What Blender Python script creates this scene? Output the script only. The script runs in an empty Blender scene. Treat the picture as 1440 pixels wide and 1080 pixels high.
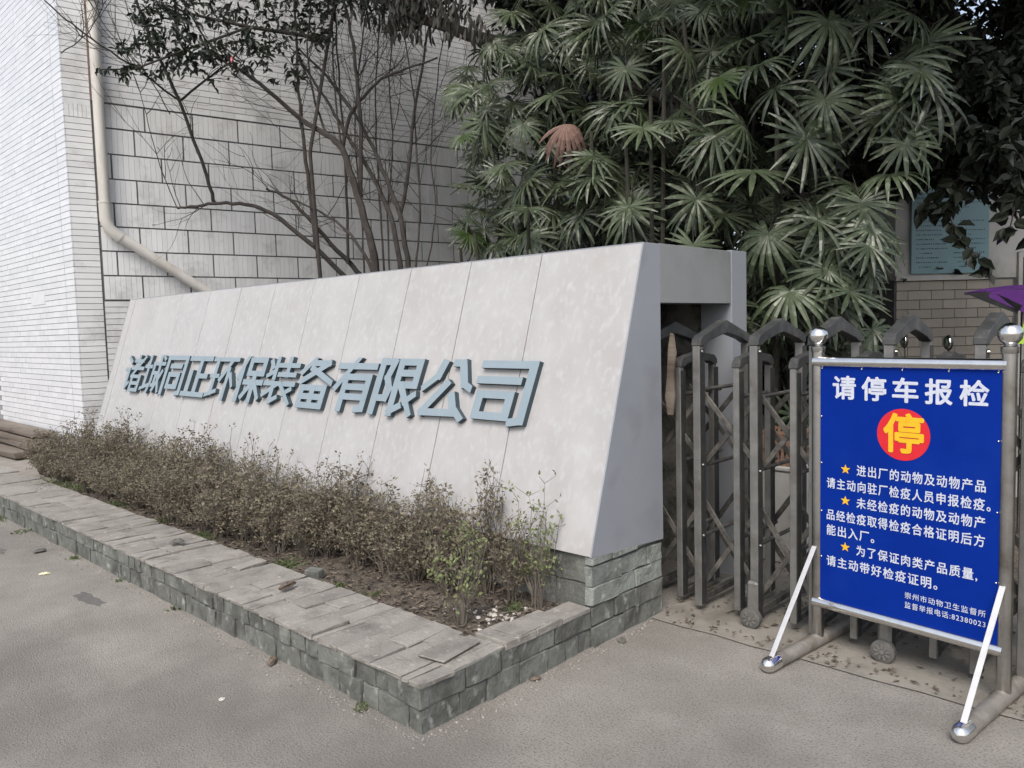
import bpy, bmesh, math, random
from mathutils import Vector, Matrix, Quaternion, Euler
R = math.radians
rnd = random.Random(7)
U = rnd.uniform
scene = bpy.context.scene
col = scene.collection

# ------------------------------------------------------------------ camera, sky, sun, exposure
YAW, PITCH, ROLL, FPX, CAMH = R(43.3827), R(-4.118), R(-1.5252), 1097.87, 1.55
def cam_axes():
    f = Vector((-math.sin(YAW)*math.cos(PITCH), math.cos(YAW)*math.cos(PITCH), math.sin(PITCH)))
    r = Vector((math.cos(YAW), math.sin(YAW), 0)); u = r.cross(f)
    c, s = math.cos(ROLL), math.sin(ROLL)
    return c*r+s*u, -s*r+c*u, f
CR, CU, CF = cam_axes()
CO = Vector((0, 0, CAMH))
cam_d = bpy.data.cameras.new('camera'); cam = bpy.data.objects.new('camera', cam_d); col.objects.link(cam)
cam_d.sensor_width = 36; cam_d.lens = FPX/1440*36; cam_d.clip_start = .05; cam_d.clip_end = 1000
cam.matrix_world = Matrix.Translation(CO) @ Matrix((CR, CU, -CF)).transposed().to_4x4()
scene.camera = cam

SUN_EL, SUN_AZ = R(50), R(152)          # azimuth clockwise from +Y: behind the camera, high
w = bpy.data.worlds.new('World'); scene.world = w; w.use_nodes = True
nt = w.node_tree; bg = nt.nodes['Background']
sky = nt.nodes.new('ShaderNodeTexSky'); sky.sky_type = 'NISHITA'; sky.sun_disc = False
sky.sun_elevation = SUN_EL; sky.sun_rotation = SUN_AZ
sky.air_density = 1.0; sky.dust_density = 4.0; sky.ozone_density = 1.2
cl = nt.nodes.new('ShaderNodeMix'); cl.data_type = 'RGBA'; cl.inputs[0].default_value = .35      # even cloud layer over the clear sky
cl.inputs[7].default_value = (4.1, 4.25, 4.45, 1); nt.links.new(sky.outputs[0], cl.inputs[6])
nt.links.new(cl.outputs[2], bg.inputs[0]); bg.inputs[1].default_value = .15
sd = bpy.data.lights.new('sun', 'SUN'); so = bpy.data.objects.new('sun', sd); col.objects.link(so)
sd.energy = 1.5; sd.angle = R(28); sd.color = (1, .975, .945)
sdir = Vector((math.sin(SUN_AZ)*math.cos(SUN_EL), math.cos(SUN_AZ)*math.cos(SUN_EL), math.sin(SUN_EL)))
so.rotation_euler = (-sdir).to_track_quat('-Z', 'Y').to_euler()
scene.view_settings.view_transform = 'Standard'; scene.view_settings.look = 'None'
scene.view_settings.exposure = .66; scene.view_settings.gamma = 1
scene.view_settings.use_curve_mapping = False

# ------------------------------------------------------------------ helpers
def ray(px, py): return CF + CR*((px-720)/FPX) + CU*((540-py)/FPX)
def at_y(px, py, Y): v = ray(px, py); return CO + v*(Y/v.y)
def at_z(px, py, Z=0): v = ray(px, py); return CO + v*((Z-CAMH)/v.z)
def at_w(px, py, f=.93):      # point in front of the tiled flank, at a fraction of the distance to it
    v = ray(px, py); n = Vector((math.cos(R(11)), -math.sin(R(11)), 0)); t = n.dot(Vector((-9.4, 3.0, 0))-CO)/n.dot(v); return CO+v*(t*f)
def at_d(px, py, d): return CO + ray(px, py)*d

MATS = {}
def mat(name, c1, c2=None, scale=6, rough=.7, metal=0, bump=0, bscale=None, detail=6, island=False, objrand=False,
        spec=.5, stretch=None, stain=None, stain_scale=1.2, stain_amt=(.45, .65), extra=None, trans=0, coords='P'):
    if name in MATS: return MATS[name]
    m = bpy.data.materials.new(name); m.use_nodes = True; n = m.node_tree.nodes; l = m.node_tree.links
    b = n['Principled BSDF']; b.inputs['Roughness'].default_value = rough; b.inputs['Metallic'].default_value = metal
    b.inputs['Specular IOR Level'].default_value = spec
    c2 = c2 or c1
    if coords == 'P': src = n.new('ShaderNodeNewGeometry').outputs['Position']
    else: src = n.new('ShaderNodeTexCoord').outputs['Object']
    if stretch:
        mp = n.new('ShaderNodeMapping'); mp.inputs['Scale'].default_value = stretch; l.new(src, mp.inputs[0]); src = mp.outputs[0]
    def noise(sc, det=6, ro=.6):
        t = n.new('ShaderNodeTexNoise'); t.inputs['Scale'].default_value = sc; t.inputs['Detail'].default_value = det
        t.inputs['Roughness'].default_value = ro; l.new(src, t.inputs['Vector']); return t.outputs['Fac']
    if island: fac = n.new('ShaderNodeNewGeometry').outputs['Random Per Island']
    elif objrand: fac = n.new('ShaderNodeObjectInfo').outputs['Random']
    else: fac = None
    nz = noise(scale, detail)
    rp = n.new('ShaderNodeMapRange'); rp.inputs[1].default_value = .3; rp.inputs[2].default_value = .7; l.new(nz, rp.inputs[0])
    f = rp.outputs[0]
    if fac is not None:
        ma = n.new('ShaderNodeMath'); ma.operation = 'MULTIPLY_ADD'; l.new(f, ma.inputs[0]); ma.inputs[1].default_value = .45
        mb = n.new('ShaderNodeMath'); mb.operation = 'MULTIPLY'; l.new(fac, mb.inputs[0]); mb.inputs[1].default_value = .55
        l.new(mb.outputs[0], ma.inputs[2]); f = ma.outputs[0]
    mx = n.new('ShaderNodeMix'); mx.data_type = 'RGBA'; l.new(f, mx.inputs[0])
    mx.inputs[6].default_value = (*c1, 1); mx.inputs[7].default_value = (*c2, 1)
    out = mx.outputs[2]
    if stain:
        s = noise(stain_scale, 8, .65)
        r2 = n.new('ShaderNodeMapRange'); r2.inputs[1].default_value = stain_amt[0]; r2.inputs[2].default_value = stain_amt[1]; l.new(s, r2.inputs[0])
        m2 = n.new('ShaderNodeMix'); m2.data_type = 'RGBA'; l.new(r2.outputs[0], m2.inputs[0]); l.new(out, m2.inputs[6]); m2.inputs[7].default_value = (*stain, 1)
        out = m2.outputs[2]
    if extra:      # (colour, scale, lo, hi): fine speckle
        s = noise(extra[1], *(extra[4:] or (3, .5)))
        r2 = n.new('ShaderNodeMapRange'); r2.inputs[1].default_value = extra[2]; r2.inputs[2].default_value = extra[3]; l.new(s, r2.inputs[0])
        m2 = n.new('ShaderNodeMix'); m2.data_type = 'RGBA'; l.new(r2.outputs[0], m2.inputs[0]); l.new(out, m2.inputs[6]); m2.inputs[7].default_value = (*extra[0], 1)
        out = m2.outputs[2]
    l.new(out, b.inputs['Base Color'])
    if trans:
        tr = n.new('ShaderNodeBsdfTranslucent'); l.new(out, tr.inputs[0]); ms = n.new('ShaderNodeMixShader'); ms.inputs[0].default_value = trans
        l.new(b.outputs[0], ms.inputs[1]); l.new(tr.outputs[0], ms.inputs[2]); l.new(ms.outputs[0], n['Material Output'].inputs[0])
    if bump:
        bn = n.new('ShaderNodeBump'); bn.inputs['Strength'].default_value = bump; bn.inputs['Distance'].default_value = .01
        l.new(noise(bscale or scale*3, 8, .65), bn.inputs['Height']); l.new(bn.outputs[0], b.inputs['Normal'])
        if metal == 0:
            pass
    MATS[name] = m; return m

class MB:
    def __init__(s): s.v = []; s.f = []; s.mi = []
    def quad(s, a, b, c, d, mi=0):
        k = len(s.v); s.v += [tuple(a), tuple(b), tuple(c), tuple(d)]; s.f.append((k, k+1, k+2, k+3)); s.mi.append(mi)
    def box(s, x0, x1, y0, y1, z0, z1, M=None, jit=0, mi=0):
        k = len(s.v)
        for z in (z0, z1):
            for x, y in ((x0, y0), (x1, y0), (x1, y1), (x0, y1)):
                p = Vector((x+U(-jit, jit), y+U(-jit, jit), z+U(-jit, jit)))
                if M: p = M @ p
                s.v.append(tuple(p))
        for q in ((3, 2, 1, 0), (4, 5, 6, 7), (0, 1, 5, 4), (1, 2, 6, 5), (2, 3, 7, 6), (3, 0, 4, 7)):
            s.f.append(tuple(k+i for i in q)); s.mi.append(mi)
    def prism(s, pts, axis, a, b, mi=0):
        # pts: 2-D outline, extruded from a to b along the axis ('x': pts are (y,z); 'y': (x,z); 'z': (x,y))
        def P(p, t): return {'x': (t, p[0], p[1]), 'y': (p[0], t, p[1]), 'z': (p[0], p[1], t)}[axis]
        k = len(s.v); n = len(pts)
        s.v += [P(p, a) for p in pts]+[P(p, b) for p in pts]
        s.f.append(tuple(range(k+n-1, k-1, -1))); s.f.append(tuple(range(k+n, k+2*n))); s.mi += [mi, mi]
        for i in range(n):
            j = (i+1) % n; s.f.append((k+i, k+j, k+n+j, k+n+i)); s.mi.append(mi)
    def tube(s, pts, rad, seg=6, cap=True, mi=0):
        pts = [Vector(p) for p in pts]; n = len(pts)
        if not hasattr(rad, '__len__'): rad = [rad]*n
        k = len(s.v); ref = None
        for i, p in enumerate(pts):
            t = (pts[min(i+1, n-1)]-pts[max(i-1, 0)]).normalized()
            if ref is None: ref = t.orthogonal().normalized()
            ref = (ref - t*ref.dot(t)); ref = ref.normalized() if ref.length > 1e-6 else t.orthogonal().normalized()
            bb = t.cross(ref)
            for j in range(seg):
                a = 2*math.pi*j/seg; s.v.append(tuple(p+(ref*math.cos(a)+bb*math.sin(a))*rad[i]))
        for i in range(n-1):
            for j in range(seg):
                a = k+i*seg+j; b = k+i*seg+(j+1) % seg; s.f.append((a, b, b+seg, a+seg)); s.mi.append(mi)
        if cap:
            s.f.append(tuple(k+j for j in range(seg-1, -1, -1))); s.f.append(tuple(k+(n-1)*seg+j for j in range(seg))); s.mi += [mi, mi]
    def ball(s, c, r, seg=16, rings=10, mi=0, sc=(1, 1, 1)):
        k = len(s.v); c = Vector(c)
        for i in range(rings+1):
            th = math.pi*i/rings
            for j in range(seg):
                a = 2*math.pi*j/seg
                s.v.append((c.x+r*sc[0]*math.sin(th)*math.cos(a), c.y+r*sc[1]*math.sin(th)*math.sin(a), c.z+r*sc[2]*math.cos(th)))
        for i in range(rings):
            for j in range(seg):
                a = k+i*seg+j; b = k+i*seg+(j+1) % seg; s.f.append((a, a+seg, b+seg, b)); s.mi.append(mi)
    def mesh(s, name, mats, smooth=False, bevel=0):
        me = bpy.data.meshes.new(name); me.from_pydata(s.v, [], s.f)
        for m in (mats if isinstance(mats, (list, tuple)) else [mats]): me.materials.append(m)
        me.polygons.foreach_set('material_index', s.mi)
        if bevel:
            bm = bmesh.new(); bm.from_mesh(me)
            bmesh.ops.bevel(bm, geom=bm.edges[:]+bm.verts[:], offset=bevel, segments=1, affect='EDGES')
            bm.to_mesh(me); bm.free()
        if smooth: me.polygons.foreach_set('use_smooth', [True]*len(me.polygons))
        me.update(); return me
    def build(s, name, mats, parent=None, smooth=False, bevel=0, auto=False):
        me = s.mesh(name, mats, smooth or auto, bevel)
        o = bpy.data.objects.new(name, me); col.objects.link(o)
        if auto: autosmooth(me)
        if parent: o.parent = parent
        return o
def autosmooth(me, ang=35):
    bm = bmesh.new(); bm.from_mesh(me)
    for e in bm.edges:
        e.smooth = not (len(e.link_faces) == 2 and e.calc_face_angle(0) > R(ang))
    bm.to_mesh(me); bm.free()
def inst(name, me, parent=None, loc=(0, 0, 0), M=None, label=None):
    o = bpy.data.objects.new(name, me); col.objects.link(o)
    if parent: o.parent = parent
    if M is not None: o.matrix_basis = M
    else: o.location = loc
    return o
def tag(o, label=None, cat=None, group=None, kind=None):
    if label: o['label'] = label
    if cat: o['category'] = cat
    if group: o['group'] = group
    if kind: o['kind'] = kind
    return o
def thing(name, label, cat, loc=(0, 0, 0), rz=0, group=None):
    o = bpy.data.objects.new(name, None); col.objects.link(o); o.location = loc; o.rotation_euler = (0, 0, rz)
    o.empty_display_size = .1
    return tag(o, label, cat, group)
def copy_tree(o, parent=None):
    c = o.copy(); col.objects.link(c); c.parent = parent
    for ch in list(o.children): copy_tree(ch, c)
    return c

# ------------------------------------------------------------------ materials
M_asph = mat('asphalt', (.25, .233, .207), (.35, .327, .293), 2.6, .95, bump=1, bscale=120, detail=12, stain=(.15, .140, .125), stain_scale=.5, stain_amt=(.46, .72),
             extra=((.115, .107, .095), 105, .50, .64, 6, .78), spec=.2)
M_conc = mat('worn_concrete', (.20, .185, .16), (.27, .25, .215), 5, .9, bump=.6, bscale=60, stain=(.13, .12, .10), stain_scale=2.2, stain_amt=(.5, .7))
M_slate = mat('green_slate', (.095, .099, .088), (.215, .223, .20), 16, .8, bump=1, bscale=55, objrand=True, stain=(.07, .071, .062), stain_scale=7, stain_amt=(.45, .66),
              extra=((.34, .35, .325), 19, .60, .74), stretch=(1, 1, .7))
M_slate2 = mat('pale_slate', (.17, .185, .168), (.30, .32, .29), 14, .8, bump=1, bscale=55, objrand=True, stain=(.095, .10, .088), stain_scale=6, stain_amt=(.5, .7), extra=((.38, .40, .37), 19, .60, .74))
M_cap = mat('cap_slate', (.22, .205, .182), (.33, .308, .275), 14, .88, bump=1, bscale=60, objrand=True, stain=(.13, .12, .105), stain_scale=6, stain_amt=(.5, .72), extra=((.40, .38, .345), 24, .6, .75))
M_mortar = mat('mortar', (.085, .083, .075), (.15, .145, .13), 20, .95, bump=.6)
M_soil = mat('soil', (.075, .06, .045), (.15, .125, .095), 10, .97, bump=1, bscale=40, stain=(.045, .038, .03), stain_scale=18, stain_amt=(.45, .6), extra=((.25, .22, .18), 70, .6, .7))
M_path = mat('sandy_path', (.20, .182, .155), (.28, .256, .22), 5, .95, bump=.7, bscale=40)
M_panel = mat('stone_panel', (.365, .358, .352), (.425, .417, .41), 4, .4, bump=.08, bscale=20, stain=(.355, .341, .325), stain_scale=2.6, stain_amt=(.5, .8),
              extra=((.44, .44, .438), 26, .5, .75), spec=.35, stretch=(1, 1, .6))
M_alu = mat('grey_aluminium_panel', (.26, .275, .30), (.285, .30, .325), 3, .45, bump=.03, spec=.5, extra=((.23, .24, .26), 5, .55, .8))
M_alu2 = mat('dull_beam_panel', (.235, .245, .245), (.27, .28, .275), 2, .5, stain=(.2, .21, .205), stain_scale=2, spec=.4)
M_stucco = mat('stained_stucco', (.16, .15, .135), (.32, .31, .28), 6, .95, bump=.5, stain=(.08, .085, .07), stain_scale=7, stain_amt=(.45, .6))
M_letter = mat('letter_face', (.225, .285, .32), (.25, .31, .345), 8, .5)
M_letters = mat('letter_dark_side', (.035, .06, .075), (.05, .075, .09), 8, .6)  # letter sides painted dark, standing in for the drop shadow
M_tile = mat('glazed_white_tile', (.58, .592, .61), (.71, .722, .74), 8, .3, objrand=True, bump=.05, bscale=14, spec=.5, extra=((.5, .5, .49), 12, .62, .8))
M_tilef = mat('glazed_white_tile_field', (.58, .592, .61), (.71, .722, .74), 8, .3, island=True, bump=.05, bscale=14, spec=.5, extra=((.5, .5, .49), 12, .62, .8))
M_tileb = mat('matt_white_tile', (.58, .585, .58), (.70, .705, .70), 5, .5, island=True, bump=.08, bscale=20, stain=(.36, .35, .335), stain_scale=2.5, stain_amt=(.52, .75))
M_grout = mat('grout', (.085, .085, .09), (.14, .14, .14), 14, .95)
M_grout2 = mat('pale_grout', (.20, .20, .205), (.30, .30, .30), 14, .95)
M_pvc = mat('pvc', (.50, .48, .44), (.58, .56, .52), 3, .45, stain=(.38, .35, .30), stain_scale=4, stain_amt=(.5, .75), stretch=(1, 1, .35))
M_steel = mat('stainless', (.70, .685, .66), (.80, .785, .76), 30, .16, metal=1, bump=.03)
M_steel2 = mat('dull_stainless', (.46, .45, .43), (.60, .585, .56), 12, .28, metal=1, bump=.05, stain=(.30, .28, .25), stain_scale=6)
M_dusty = mat('dusty_steel', (.24, .225, .20), (.36, .335, .30), 14, .55, metal=.4, bump=.12, stain=(.20, .18, .15), stain_scale=9)
M_flat = mat('pale_flat_bar', (.60, .59, .57), (.70, .69, .67), 20, .4, metal=.6)
M_gate = mat('gate_alloy', (.20, .198, .19), (.31, .305, .292), 9, .38, metal=.6, stain=(.16, .15, .135), stain_scale=6, stain_amt=(.48, .75))
M_gated = mat('gate_shaded_side', (.020, .0205, .021), (.046, .046, .044), 12, .5, stain=(.085, .082, .075), stain_scale=9, stain_amt=(.52, .8), spec=.35)  # near-black tone for the shaded side of the uprights
M_arch = mat('gate_arch_plastic', (.032, .033, .034), (.062, .063, .062), 12, .5, stain=(.14, .135, .125), stain_scale=9, stain_amt=(.5, .8), spec=.4)
M_link = mat('gate_link', (.028, .027, .025), (.07, .066, .06), 12, .6, stain=(.13, .12, .105), stain_scale=16)
M_rubber = mat('grey_wheel', (.07, .068, .064), (.13, .125, .115), 25, .8, bump=.3)
M_blue = mat('blue_board', (.002, .021, .22), (.003, .027, .26), 2.2, .5, spec=.05, stain=(.008, .038, .27), stain_scale=1.3, stain_amt=(.5, .8), bump=.01)
M_white = mat('white_lettering', (.50, .54, .64), (.62, .65, .74), 40, .6)
M_red = mat('red_disc', (.62, .012, .022), (.66, .018, .03), 20, .5)
M_yel = mat('yellow_print', (.80, .42, .01), (.85, .50, .015), 30, .5)
M_palm = mat('dusty_highlit_palm_leaf', (.008, .015, .006), (.092, .118, .064), 5, .38, objrand=True, bump=.1, bscale=70, extra=((.23, .26, .18), 22, .56, .85), spec=.5, trans=.05)  # leaf highlights painted into the dust speckle, gap shade into the dark tone
M_palmg = mat('fresh_palm_leaf', (.022, .045, .010), (.055, .085, .022), 6, .45, objrand=True, trans=.12)
M_palmd = mat('dead_palm_leaf', (.17, .10, .08), (.24, .15, .12), 8, .8, objrand=True)
M_pstem = mat('palm_stem', (.018, .017, .012), (.045, .042, .028), 14, .85, bump=.6, bscale=60)
M_bark = mat('bare_bark', (.022, .019, .017), (.06, .051, .044), 16, .9, bump=.8, bscale=60)
M_bark2 = mat('shrub_bark', (.09, .075, .06), (.17, .145, .12), 20, .9)
M_shrub = mat('dry_shrub_leaf', (.075, .056, .038), (.25, .225, .15), 5, .75, island=True, extra=((.36, .34, .26), 45, .60, .74), trans=.1)
M_shrubg = mat('green_shrub_leaf', (.10, .13, .045), (.26, .29, .13), 14, .65, island=True, trans=.15)
M_dark = mat('dark_tree_leaf', (.008, .012, .007), (.028, .036, .022), 5, .5, island=True, trans=.1)
M_cam = mat('camellia_leaf', (.012, .018, .012), (.04, .052, .035), 6, .32, island=True, trans=.06)
M_grass = mat('weeds', (.06, .09, .03), (.14, .17, .07), 12, .8, island=True, trans=.15)
M_litter = mat('dead_leaf', (.065, .05, .038), (.18, .145, .11), 12, .8, island=True)
M_wood = mat('weathered_wood', (.11, .09, .07), (.26, .22, .18), 6, .85, bump=.6, bscale=30, stretch=(.25, 1, 2.5), stain=(.08, .06, .045), stain_scale=3)
M_beige = mat('beige_tile', (.23, .205, .165), (.34, .305, .25), 5, .5, objrand=True)
M_plaster = mat('white_plaster', (.42, .41, .39), (.52, .51, .48), 4, .85, stain=(.30, .29, .26), stain_scale=2)
M_board = mat('notice_board_sheet', (.15, .27, .29), (.20, .33, .35), 2, .4)
M_ink = mat('board_ink', (.03, .06, .08), (.05, .08, .1), 20, .7)
M_purple = mat('purple_canopy', (.12, .025, .22), (.17, .045, .30), 5, .55, trans=.3)
M_black = mat('black_plastic', (.012, .012, .013), (.03, .03, .03), 20, .4)
M_green = mat('lime_strap', (.30, .50, .03), (.42, .62, .06), 20, .6)
M_mirror = mat('mirror_glass', (.8, .8, .82), None, 20, .05, metal=1)
M_pebble = mat('pale_pebble', (.35, .33, .29), (.6, .57, .52), 30, .85, island=True)
M_pink = mat('pink_petal', (.62, .16, .20), (.75, .3, .33), 30, .6)
M_brown = mat('brown_wicker', (.16, .09, .06), (.28, .18, .13), 30, .8)

# ------------------------------------------------------------------ ground
def sheet(name, x0, x1, y0, y1, z, m, nx=1, ny=1, amp=0, kind='structure', edge=0, parent=None):
    b = MB()
    for j in range(ny+1):
        for i in range(nx+1):
            x = x0+(x1-x0)*i/nx; y = y0+(y1-y0)*j/ny
            if edge and j == 0: y += U(-edge, edge)
            b.v.append((x, y, z+(U(-amp, amp) if amp else 0)))
    for j in range(ny):
        for i in range(nx):
            k = j*(nx+1)+i; b.f.append((k, k+1, k+nx+2, k+nx+1)); b.mi.append(0)
    o = b.build(name, m, parent, smooth=bool(amp)); 
    if not parent: tag(o, kind=kind)
    return o
sheet('ground', -160, 160, -160, 160, 0, M_asph)
# concrete strip the gate rolls on, with a chipped front edge
sheet('gate_track', -2.255, 9, 3.405, 4.75, .006, M_conc, 60, 4, .0, edge=.012)
sheet('garden_soil', -9.3, 3.2, 4.75, 12.5, .03, M_soil, 60, 40, .02)
sheet('planter_soil', -8.4, -2.40, 2.26, 2.96, .168, M_soil, 120, 16, .012)
sheet('side_path', -20, -8.36, 1.90, 3.0, .176, M_path, 60, 8, .006)

# ------------------------------------------------------------------ planter kerb of slate stones
kerb = thing('planter_kerb', 'low green slate kerb with split stone capping around the shrub bed', 'kerb')
k = MB()
k.box(-20, -2.275, 1.855, 2.29, -.05, .178); k.box(-2.44, -2.275, 2.29, 2.93, -.05, .178)
k.build('concrete_core', M_mortar, kerb)
def rugged(b, name, m, parent, amp=.004, cuts=1, off=None):
    if off is not None: b.v = [(v[0]-off.x, v[1]-off.y, v[2]-off.z) for v in b.v]
    me = b.mesh(name, m); bm = bmesh.new(); bm.from_mesh(me)
    es = sorted(bm.edges, key=lambda e: -e.calc_length()); L = es[0].calc_length()
    long_ = [e for e in bm.edges if e.calc_length() > .55*L]
    bmesh.ops.subdivide_edges(bm, edges=long_, cuts=2 if L > .15 else 1, use_grid_fill=True)
    bmesh.ops.bevel(bm, geom=[e for e in bm.edges if len(e.link_faces) == 2 and e.calc_face_angle(0) > .8], offset=.003, segments=1, affect='EDGES')
    for v in bm.verts: v.co += Vector((U(-amp, amp), U(-amp, amp), U(-amp, amp)*.7))
    bm.to_mesh(me); bm.free(); return inst(name, me, parent)
def stone(x0, x1, y0, y1, z0, z1, m, parent, jit=.003, name='stone', bev=.004):
    b = MB(); b.box(x0, x1, y0, y1, z0, z1, jit=jit); return rugged(b, name, m, parent)
for row, (z0, z1) in enumerate(((-.02, .094), (.1, .188))):
    x = -2.262
    while x > -10.5:
        L = U(.08, .22) if x > -6.5 else U(.16, .35)
        dz = U(-.006, .006); stone(x-L+.004, x-.004, 1.838+U(0, .012), 1.88, z0+dz*.5, z1+dz, M_slate, kerb); x -= L
    y = 1.842
    while y < 2.9:
        L = min(U(.10, .24), 2.905-y)
        if 2.905-y-L < .07: L = 2.905-y
        dz = U(-.006, .006); stone(-2.30, -2.262+U(-.008, .004), y+.004, y+L-.004, z0+dz*.5, z1+dz, M_slate, kerb); y += L
b = MB(); b.box(-20, -10.5, 1.84, 1.88, -.02, .188); b.build('far_stone_course', M_slate, kerb)
# capping: split slabs laid across the kerb, uneven
def capping(x0, x1, y0, y1, parent, z=.186):
    x = x1
    while x > x0:
        L = U(.04, .17) if x > -6.5 else U(.2, .5)
        if x-L < x0+.06: L = x-x0
        cut = U(.35, .65) if rnd.random() < .75 else None
        segs = [(y0, y0+(y1-y0)*cut), (y0+(y1-y0)*cut, y1)] if cut else [(y0, y1)]
        for (a, c) in segs:
            t = U(.010, .016) if rnd.random() < .88 else U(.016, .023); sk = U(-.03, .03)
            bb = MB(); g = .0022
            bb.box(x-L+g, x-g, a+g, c-g, z-.006, z+t, jit=.003)
            bb.v = [(v[0]+sk*(v[1]-a)/(c-a), v[1], v[2]) for v in bb.v]
            rugged(bb, 'cap_slab', M_cap, parent, amp=.0022)
        x -= L
capping(-10.4, -2.262, 1.836, 2.31, kerb)
y = 2.31
while y < 2.88:
    L = min(U(.12, .26), 2.9-y)
    if 2.9-y-L < .06: L = 2.9-y
    w0 = -2.445+(y-2.3)*.12
    bb = MB(); bb.box(w0+U(-.008, .008), -2.262+U(-.006, .004), y+.003, y+L-.003, .18, .186+U(.012, .03), jit=.004); bb.build('cap_slab', M_cap, kerb, bevel=.003); y += L
for (x, y, a) in ((-2.42, 2.13, .12), (-2.35, 2.52, .05)):     # loose flakes lying on the capping course
    b = MB(); b.box(-.06, .08, -.13, .12, 0, .010, M=Matrix.Translation((x, y, .207)) @ Matrix.Rotation(a, 4, 'Z'), jit=.004); b.build('cap_slab', M_cap, kerb, bevel=.003)
b = MB(); b.box(-20, -10.4, 1.836, 2.31, .18, .205); b.build('far_cap_course', M_cap, kerb)

# ------------------------------------------------------------------ slanted sign wall
X0, X1 = -2.26, -8.90
YB, ZB, YT, ZT = 2.904, .445, 3.39, 1.962
wall = thing('sign_wall', 'long slanted company sign wall of pale panels with raised blue grey characters', 'sign wall', (X0, 2.9, 0))
OFF = Vector((X0, 2.9, 0))
def wb(): return MB()
def wbuild(b, *a, **kw):
    b.v = [(v[0]-OFF.x, v[1]-OFF.y, v[2]-OFF.z) for v in b.v]; return b.build(*a, **kw)
slope = Vector((0, YT-YB, ZT-ZB)); SL = slope.length; sn = slope.normalized(); nrm = Vector((0, -sn.z, sn.y))
def on_face(x, s, h=0): return Vector((x, YB, ZB)) + sn*s + nrm*h
# core
b = wb(); b.prism([(YB+.02, ZB), (3.53, ZB), (3.53, ZT-.012), (YT+.012, ZT-.012)], 'x', X1+.01, X0-.012); wbuild(b, 'wall_core', M_mortar, wall)
joints = [X0]+[-2.94-.5805*i for i in range(11)]+[X1]
for i in range(len(joints)-1):
    a, c = joints[i]-.003, joints[i+1]+.003
    if i == 0: a = X0-.001
    b = wb(); P = []
    z = U(0, .0015)
    for (x, h) in ((a, z), (c, z)):
        P += [on_face(x, 0, h), on_face(x, SL, h), on_face(x, SL, h-.016), on_face(x, 0, h-.016)]
    b.v = [tuple(p) for p in P]; b.f = [(0, 1, 5, 4), (1, 2, 6, 5), (2, 3, 7, 6), (3, 0, 4, 7), (3, 2, 1, 0), (4, 5, 6, 7)]; b.mi = [0]*6
    wbuild(b, 'panel', M_panel, wall, bevel=.0012)
# end cladding, top cap
b = wb(); b.prism([(YB-.002, ZB-.004), (3.535, ZB-.045), (3.535, ZT+.006), (YT-.002, ZT+.004)], 'x', X0-.003, X0+.006); wbuild(b, 'end_panel', M_alu, wall, bevel=.001)
b = wb(); b.box(X1, X0-.004, YT, 4.495, ZT-.003, ZT+.007); wbuild(b, 'top_cap', M_alu, wall)
# base stones: course on the end face and along the foot under the panels
b = wb(); b.box(X1, X0-.02, 2.935, 3.515, -.05, .436); wbuild(b, 'base_core', M_mortar, wall)
yy = [(2.905, 3.525)]
for (z0, z1) in ((-.02, .098), (.104, .196), (.202, .292), (.298, .396)):
    y = 2.906
    while y < 3.52:
        L = min(U(.12, .26), 3.524-y)
        if 3.524-y-L < .06: L = 3.524-y
        zt = z1-(y+L/2-2.9)*.03 if z1 > .35 else z1
        b = wb(); b.box(-2.30, -2.262+U(-.004, .010), y+.003, y+L-.003, z0, zt+U(-.004, .003), jit=.0035); rugged(b, 'stone', M_slate2 if z0 > .15 else M_slate, wall, off=OFF); y += L
b = wb(); y = 2.908
for L in (.17, .22, .21): 
    b = wb(); b.box(-2.30, -2.262+U(-.004, .010), y+.003, y+L-.003, .400, .438-(y-2.9)*.055, jit=.002); wbuild(b, 'stone', M_slate2, wall, bevel=.003); y += L
for (z0, z1) in ((.15, .298), (.304, .438)):
    x = -2.266
    while x > -8.88:
        L = min(U(.22, .42), x+8.88)+.0001
        b = wb(); b.box(x-L+.004, x-.004, 2.915+U(0, .008), 2.95, z0, z1, jit=.003); rugged(b, 'stone', M_slate, wall, off=OFF); x -= L
# left end of the wall
b = wb(); b.prism([(YB-.002, .15), (3.53, .15), (3.53, ZT), (YT, ZT), (YB, ZB)], 'x', X1-.012, X1-.002); wbuild(b, 'end_panel', M_alu, wall)
# gate pocket behind the slope: beam, rear column, rear wall
b = wb(); b.box(X0-.14, X0+.004, 3.541, 4.306, 1.66, ZT+.008); wbuild(b, 'beam', M_alu2, wall, bevel=.002)
b = wb(); b.box(X0-.20, X0+.008, 4.312, 4.50, -.02, ZT+.014); wbuild(b, 'rear_column', M_alu, wall, bevel=.002)
b = wb(); b.box(X1, X0-.21, 4.36, 4.49, -.02, ZT-.005); wbuild(b, 'rear_wall', M_stucco, wall)
b = wb(); b.box(X1, X0-.21, 3.516, 3.53, -.02, ZT-.005); wbuild(b, 'inner_wall', M_stucco, wall)
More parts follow.
